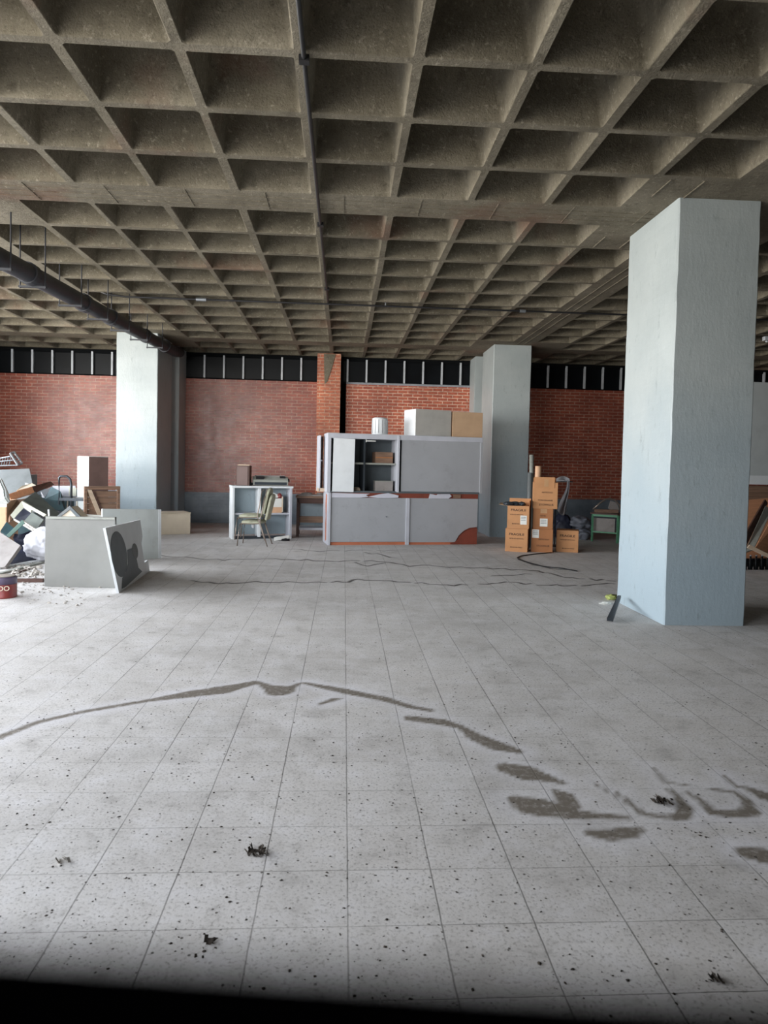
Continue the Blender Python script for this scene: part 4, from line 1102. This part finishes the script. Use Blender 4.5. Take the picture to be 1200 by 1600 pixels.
# wire rack on top of the back cabinet
wr = thing('wire_rack', 'tangled pale wire rack on top of the heap at the left edge', 'rack')
w0 = PY(0, 727, 13.7); wr.location = w0
def wire(pp, nm='wire', r=.012): MB().tube([PY(u, v, 13.7+dy)-w0 for u, v, dy in pp], r, 6).build(nm, 'galv', wr)
wire([(-8, 728, 0), (28, 727, 0)], 'rail'); wire([(-8, 718, .1), (16, 713, .1)], 'rail', .015); wire([(-8, 722, .05), (20, 719, .05)])
wire([(16, 708, 0), (28, 727, 0)], 'rail', .02); wire([(22, 706, .1), (35, 724, .1)], 'rail', .018); wire([(16, 708, 0), (22, 706, .1)]); wire([(28, 727, 0), (35, 724, .1)])
for k in range(5): wire([(17+k*2.4, 710+k*3.6, 0), (23+k*2.6, 708+k*3.6, .1)], 'wire', .008)
for k in range(6): wire([(-6+k*4, 727, 0), (-6+k*4+3, 716-k*.5, .1)], 'wire', .008)
# dusty slab at lower left, navy tarp and sack
slab('dusty_slab', [(-12, 893, 9.9), (8, 885, 9.9), (32, 852, 10.3), (-4, 829, 10.7)], .05, 'dusty_board', 'dusty grey slab leaning at the left edge of the heap', 'slab')
def tarp():
    bm = bmesh.new(); n = 26; g = []
    P00, P10, P01, P11 = F(6, 884), F(52, 880), XZ(20, 836, 11.2), XZ(58, 826, 11.3)
    for i in range(n+1):
        row = []
        for j in range(n+1):
            s_, t_ = j/n, i/n
            p_ = (P00*(1-s_)+P10*s_)*(1-t_)+(P01*(1-s_)+P11*s_)*t_
            k = noise.noise(p_*5)*.09+noise.noise(p_*13)*.03
            p_ = p_+Vector((0, .22, -.02))*math.sin(t_*PI)+Vector((k*.2, k, k*.4 if t_ > .03 else 0))
            p_.z = max(p_.z, .004); row.append(bm.verts.new(p_))
        g.append(row)
    for i in range(n):
        for j in range(n): bm.faces.new((g[i][j], g[i][j+1], g[i+1][j+1], g[i+1][j]))
    bmesh.ops.solidify(bm, geom=bm.faces[:], thickness=.006)
    c = Vector(((P00.x+P10.x)/2, P00.y, 0))
    for v in bm.verts: v.co -= c
    me = bpy.data.meshes.new('tarpaulin'); bm.to_mesh(me); bm.free(); me.materials.append(MAT['tarp_navy'])
    me.polygons.foreach_set('use_smooth', [True]*len(me.polygons))
    o = bpy.data.objects.new('tarpaulin', me); COL.objects.link(o); o.location = c
    tag(o, 'dark navy tarpaulin between the dusty slab and the white sack', 'tarpaulin')
tarp()
def sack():
    c = F(71, 877)
    bm = bmesh.new(); bmesh.ops.create_icosphere(bm, subdivisions=5, radius=1)
    for v in bm.verts:
        d = v.co.copy(); q_ = d+Vector((0, 0, .3))
        r = 1+.10*noise.noise(d*1.7)-.16*abs(noise.noise(d*3.2+Vector((3, 0, 0))))-.09*abs(noise.noise(d*7))-.03*abs(noise.noise(d*15))
        z = d.z*.30*r
        if z < -.22: z = -.22+(z+.22)*.2
        v.co = Vector((d.x*.37*r, d.y*.28*r, z))
    zm = min(v.co.z for v in bm.verts)
    for v in bm.verts: v.co.z -= zm
    me = bpy.data.meshes.new('sack'); bm.to_mesh(me); bm.free(); me.materials.append(MAT['sack_white'])
    me.polygons.foreach_set('use_smooth', [True]*len(me.polygons))
    o = bpy.data.objects.new('plastic_sack', me); COL.objects.link(o); o.location = (c.x, c.y+.1, 0)
    tag(o, 'full white plastic sack half hidden behind the upright grey panel', 'sack')
sack()
gb = thing('gabled_box', 'cream box with a gabled top and grey edges behind the grey panel', 'box')
g0 = PY(108, 808, 11.0); g0.z = 0; gb.location = g0
def gp_(u, v, Y=11.0, z=None):
    q_ = PY(u, v, Y); q_ = q_-g0
    if z is not None: q_.z = z
    return q_
MB().poly([gp_(90, 808, z=0), gp_(126, 808, z=0), gp_(126, 808), gp_(110, 792), gp_(90, 808)], (0, .3, 0)).build('body', 'cream', gb)
MB().poly([gp_(88, 808), gp_(94, 808), gp_(110, 796), gp_(110, 790)], (0, -.03, 0)).build('edge_board', 'grey_mid', gb)
MB().poly([gp_(110, 796), gp_(121, 808), gp_(128, 808), gp_(110, 790)], (0, -.03, 0)).build('edge_board', 'grey_dark', gb)
slab('pale_board', [(131, 866, 11.4), (161, 866, 11.4), (161, 805.5, 11.4), (131, 803.5, 11.4)], .04, 'paper', 'low pale board between the wooden frame and the grey panel', 'board')
# strips on the floor
def strip(pts, w_, hgt, mat, label, name='metal_strip', cat='strip'):
    a_, b_ = pts; d_ = (b_-a_); d_.z = 0; L_ = d_.length
    o = MB().box(0, L_, -w_/2, w_/2, 0, hgt).build(name, mat, loc=a_, rz=math.atan2(d_.y, d_.x), bevel=.002)
    if abs(b_.z-a_.z) > .005: o.rotation_euler = (0, -math.atan2(b_.z-a_.z, L_), math.atan2(d_.y, d_.x))
    return tag(o, label, cat)
strip((F(-6, 890), F(69, 876)), .06, .03, 'lam_white', 'longest pale strip on the floor below the sack')
strip((F(-6, 899), F(66, 880)), .07, .025, 'machine_grey', 'grey strip on the floor just in front of the longest pale one')
strip((F(8, 903), F(50, 888)), .025, .02, 'wood_dark', 'thin dark stick on the rubble in front of the pale strips', 'stick', 'stick')
strip((F(17, 909.5), F(68, 909.5)), .055, .045, 'wood_dark', 'dark wooden batten on the floor beside the tin', 'batten', 'batten')
strip((F(2, 884), F(48, 872)), .12, .012, 'lam_light', 'flat pale plate at the foot of the tarpaulin', 'flat_plate', 'plate')
# tin at the left edge
tn = F(2, 936); tn = Vector((tn.x-.02, tn.y+.12, 0))
tt = thing('paint_tin', 'small red and violet paint tin on the floor at the left edge', 'tin', tn)
MB().lathe([(.125, 0), (.128, .012), (.125, .02), (.125, .15), (.125, .155)], 32).build('lower_label', 'tin_red', tt, smooth=True)
MB().lathe([(.126, .0), (.126, .065), (.129, .075), (.118, .08)], 32).build('upper_label', 'tin_violet', tt, loc=(0, 0, .155), smooth=True)
MB().lathe([(.10, 0), (.11, .01), (.10, .014)], 32).build('lid', 'brass_pale', tt, loc=(0, 0, .234))
text_mesh('lettering', 'OO', .075, 'cream', tt, (.045, -.1235, .115), rot=(PI/2, 0, .35))
# rubble as one uncountable thing
def rubble():
    bm = bmesh.new(); rr = random.Random(5)
    def chip(c, r):
        res = bmesh.ops.create_icosphere(bm, subdivisions=1, radius=1)
        q_ = [rr.uniform(.5, 1.2) for _ in range(3)]
        for v in res['verts']:
            d = v.co*(1+rr.uniform(-.25, .25)); v.co = Vector((c.x+d.x*r*q_[0], c.y+d.y*r*q_[1], max(0, r*.35+d.z*r*q_[2]*.55)))
    for k in range(420):
        u = rr.gauss(62, 42); v = rr.gauss(903, 20)
        if v < 872 or v > 948 or u > 200 or u < -10: continue
        if u < 22 and v > 900: continue
        p_ = F(u, v); chip(p_, rr.choice((.006, .009, .013, .02)))
    for k in range(70): chip(F(rr.uniform(20, 66), rr.uniform(884, 902)), rr.uniform(.02, .045))
    c = F(62, 903)
    for v in bm.verts: v.co -= c
    me = bpy.data.meshes.new('rubble'); bm.to_mesh(me); bm.free(); me.materials.append(MAT['rubble'])
    o = bpy.data.objects.new('rubble', me); COL.objects.link(o); o.location = c
    tag(o, 'pale rubble and chips on the floor below the junk heap', 'rubble', kind='stuff')
rubble()

# ================================================================ RIGHT EDGE behind the big column
pp0 = PY(1150, 758, 11.5)
pn = thing('partition_panel', 'large pale grey panel with a white bottom rail behind the big column', 'panel', (pp0.x, 11.5, 0))
za, zb_ = PY(1180, 757, 11.5).z, PY(1180, 743, 11.5).z; zc_ = PY(1180, 597, 11.5).z
MB().box(0, 2.4, 0, .05, zb_, zc_).build('sheet', 'partition', pn, bevel=.004)
MB().box(0, 2.4, -.02, .06, za, zb_).build('bottom_rail', 'lam_white', pn, bevel=.004)
for x in (.9, 2.34): MB().box(x, x+.06, .0, .05, 0, za).build('post', 'lam_grey', pn)
zd = PY(1180, 780, 11.3).z
cr_ = thing('wooden_crate', 'dusty brown crate under the pale panel behind the big column', 'crate', (pp0.x, 11.62, 0))
MB().box(0, 2.3, .02, .5, 0, za-.03).build('body', 'wood', cr_, bevel=.004)
def rslab(px, th, mat, label, nm='leaning_board'): return slab(nm, px, th, mat, label, 'board')
rslab([(1150, 872, 10.9), (1206, 872, 10.9), (1206, 778, 11.45), (1150, 782, 11.45)], .02, 'wood_orange', 'orange plywood sheet leaning on the crate at the right edge')
rslab([(1156, 850, 10.6), (1162, 862, 10.6), (1200, 786, 11.2), (1196, 780, 11.2)], .03, 'wood_dark', 'dark reddish board leaning across the orange plywood')
rslab([(1163, 863, 10.5), (1178, 858, 10.5), (1206, 797, 11.0), (1196, 790, 11.0)], .035, 'machine_grey', 'grey board leaning in front of the dark reddish one')
rslab([(1180, 856, 10.3), (1215, 872, 10.3), (1215, 815, 10.7), (1203, 815, 10.7)], .02, 'wood_orange', 'second orange sheet, lowest at the right edge')
rslab([(1168, 856, 10.1), (1206, 874, 10.05), (1206, 868, 10.05), (1172, 851, 10.1)], .03, 'wood_pale', 'pale stick across the foot of the leaning boards')
bk = []
def bottle_proto():
    t = thing('dark_bottle', 'dark glossy bottle in the cluster at the foot of the leaning boards', 'bottle', (0, 0, 0), group='dark bottles at the right edge')
    MB().lathe([(.032, 0), (.036, .01), (.036, .13), (.014, .18), (.014, .22), (.017, .225)], 12).build('body', 'pane_dark', t, smooth=True)
    MB().lathe([(.016, 0), (.016, .02)], 10).build('cap', 'galv', t, loc=(0, 0, .222))
    return t
bp = bottle_proto(); k = 0
for j in range(2):
    for i in range(6):
        pos = F(1163+i*9+j*3, 890-j*5)
        o = bp if k == 0 else copy_tree(bp)
        o.location = pos; k += 1

# plank and bag at the foot of the big column
a_ = F(948, 972); b_ = PY(965, 938, 7.70)-a_
pk = tag(MB().quad_slab([Vector((0, 0, 0.012)), Vector((.06, -.02, 0.012)), b_+Vector((.035, -.01, .03)), b_+Vector((0, 0, .03))], .03).build('plank', 'tube_dark', loc=(a_.x, a_.y, 0)), 'short dark plank leaning on the foot of the big column', 'plank')
g_ = F(957, 938)
tag(MB().blob((0, 0, .03), (.07, .05, .035), 31, 3, .5, 3).build('crumpled_bag', 'bag_green', loc=(g_.x, g_.y+.05, 0), smooth=True), 'crumpled yellow-green bag on the floor by the big column', 'bag')
tag(MB().blob((0, 0, .012), (.07, .04, .015), 32, 3, .5, 3).build('crumpled_foil', 'paper', loc=F(946, 944)), 'flattened pale scrap beside the yellow-green bag', 'scrap')
p_ = F(1166, 935)
tag(MB().blob((0, 0, .035), (.035, .03, .04), 33, 2).build('rag', 'black_plastic', loc=(4.27, p_.y, 0)), 'small dark rag at the right foot of the big column', 'rag')

# ================================================================ LITTER ON THE FLOOR
def leafclump(u, v, r, n_, label, mat='leaf', seed=1):
    rr = random.Random(seed); bm = bmesh.new(); c = F(u, v)
    for k in range(n_):
        a = rr.uniform(0, 2*PI); d = r*math.sqrt(rr.random()); x, y = d*math.cos(a)*1.25, d*math.sin(a)
        L_, w_ = rr.uniform(.006, .017), rr.uniform(.003, .008); th = rr.uniform(0, PI)
        dx, dy = math.cos(th), math.sin(th); h = rr.uniform(.0, .02)
        pts = [(x-dx*L_, y-dy*L_, .003+h*.2), (x-dy*w_, y+dx*w_, .006+h), (x+dx*L_, y+dy*L_, .004+h), (x+dy*w_, y-dx*w_, .003)]
        vs = [bm.verts.new(p) for p in pts]; vb = [bm.verts.new((p[0], p[1], p[2]-.0025)) for p in pts]
        bm.faces.new(vs); bm.faces.new(vb[::-1])
        for i in range(4): bm.faces.new((vs[i], vb[i], vb[(i+1) % 4], vs[(i+1) % 4]))
    bmesh.ops.recalc_face_normals(bm, faces=bm.faces)
    me = bpy.data.meshes.new('leaf_litter'); bm.to_mesh(me); bm.free(); me.materials.append(MAT[mat])
    o = bpy.data.objects.new('leaf_litter', me); COL.objects.link(o); o.location = c
    tag(o, label, 'leaf litter')
leafclump(402, 1333, .036, 26, 'largest clump of dead leaves, on the floor left of the centre joint', seed=2)
leafclump(1034, 1252, .045, 26, 'clump of dead leaves inside the stain ring at the right', seed=3)
leafclump(1115, 1530, .02, 9, 'small clump of dead leaves at the lower right', seed=4)
leafclump(98, 1347, .02, 7, 'small pale clump of litter on the left tiles', 'rubble', 5)
leafclump(328, 1472, .012, 5, 'small dark clump of litter near the bottom left', seed=6)
def litter():
    rr = random.Random(11); bm = bmesh.new()
    def chip(c, r):
        n_ = rr.choice((4, 5, 6)); a0 = rr.uniform(0, 6.28); q = rr.uniform(.35, 1)
        ca, sa = math.cos(a0), math.sin(a0); h = r*rr.uniform(.25, .7)
        ring = []
        for k in range(n_):
            t = 2*PI*k/n_; x = math.cos(t)*r*rr.uniform(.7, 1.2); y = math.sin(t)*r*q*rr.uniform(.7, 1.2)
            ring.append(bm.verts.new((c.x+x*ca-y*sa, c.y+x*sa+y*ca, .0005)))
        top = bm.verts.new((c.x+rr.uniform(-.3, .3)*r, c.y+rr.uniform(-.3, .3)*r, h))
        for k in range(n_): bm.faces.new((ring[k], ring[(k+1) % n_], top))
    for k in range(5200):
        x = rr.uniform(-4.5, 4.5); y = 1.6+abs(rr.gauss(0, 2.6))
        if y > 9 or abs(x) > y*.62+.3: continue
        if noise.noise(Vector((x*.9, y*.9, 0))) < -.22 and rr.random() < .8: continue
        chip(Vector((x, y, 0)), rr.choice((.0025, .003, .0035, .004, .005, .006, .0075)))
    for cl in range(26):
        cx_ = rr.uniform(-2, 2.5); cy_ = rr.uniform(2.0, 4.2)
        for k in range(rr.randint(3, 9)): chip(Vector((cx_+rr.gauss(0, .04), cy_+rr.gauss(0, .04), 0)), rr.choice((.003, .004, .006, .009)))
    me = bpy.data.meshes.new('litter'); bm.to_mesh(me); bm.free(); me.materials.append(MAT['leaf'])
    o = bpy.data.objects.new('floor_litter', me); COL.objects.link(o)
    tag(o, 'small dark crumbs scattered over the near floor tiles', 'litter', kind='stuff')
    bm = bmesh.new()
    for k in range(260):
        x = rr.uniform(-6, 7); y = rr.uniform(4, 14)
        if abs(x) > y*.6: continue
        chip(Vector((x, y, 0)), rr.choice((.004, .006, .009, .012)))
    me = bpy.data.meshes.new('chips'); bm.to_mesh(me); bm.free(); me.materials.append(MAT['rubble'])
    o = bpy.data.objects.new('plaster_chips', me); COL.objects.link(o)
    tag(o, 'pale plaster chips scattered over the farther floor', 'litter', kind='stuff')
litter()
# loose dark cable on the floor before the cartons
cab = [(902, 893), (880, 889), (850, 886), (830, 881), (812, 875), (808, 872), (815, 869), (838, 866), (862, 864)]
c0 = F(*cab[0])
tag(MB().tube([F(u, v)-c0+Vector((0, 0, .008)) for u, v in cab], .009, 6).build('cable', 'black_plastic', loc=c0, smooth=True), 'loose dark cable curving on the floor before the cartons', 'cable')
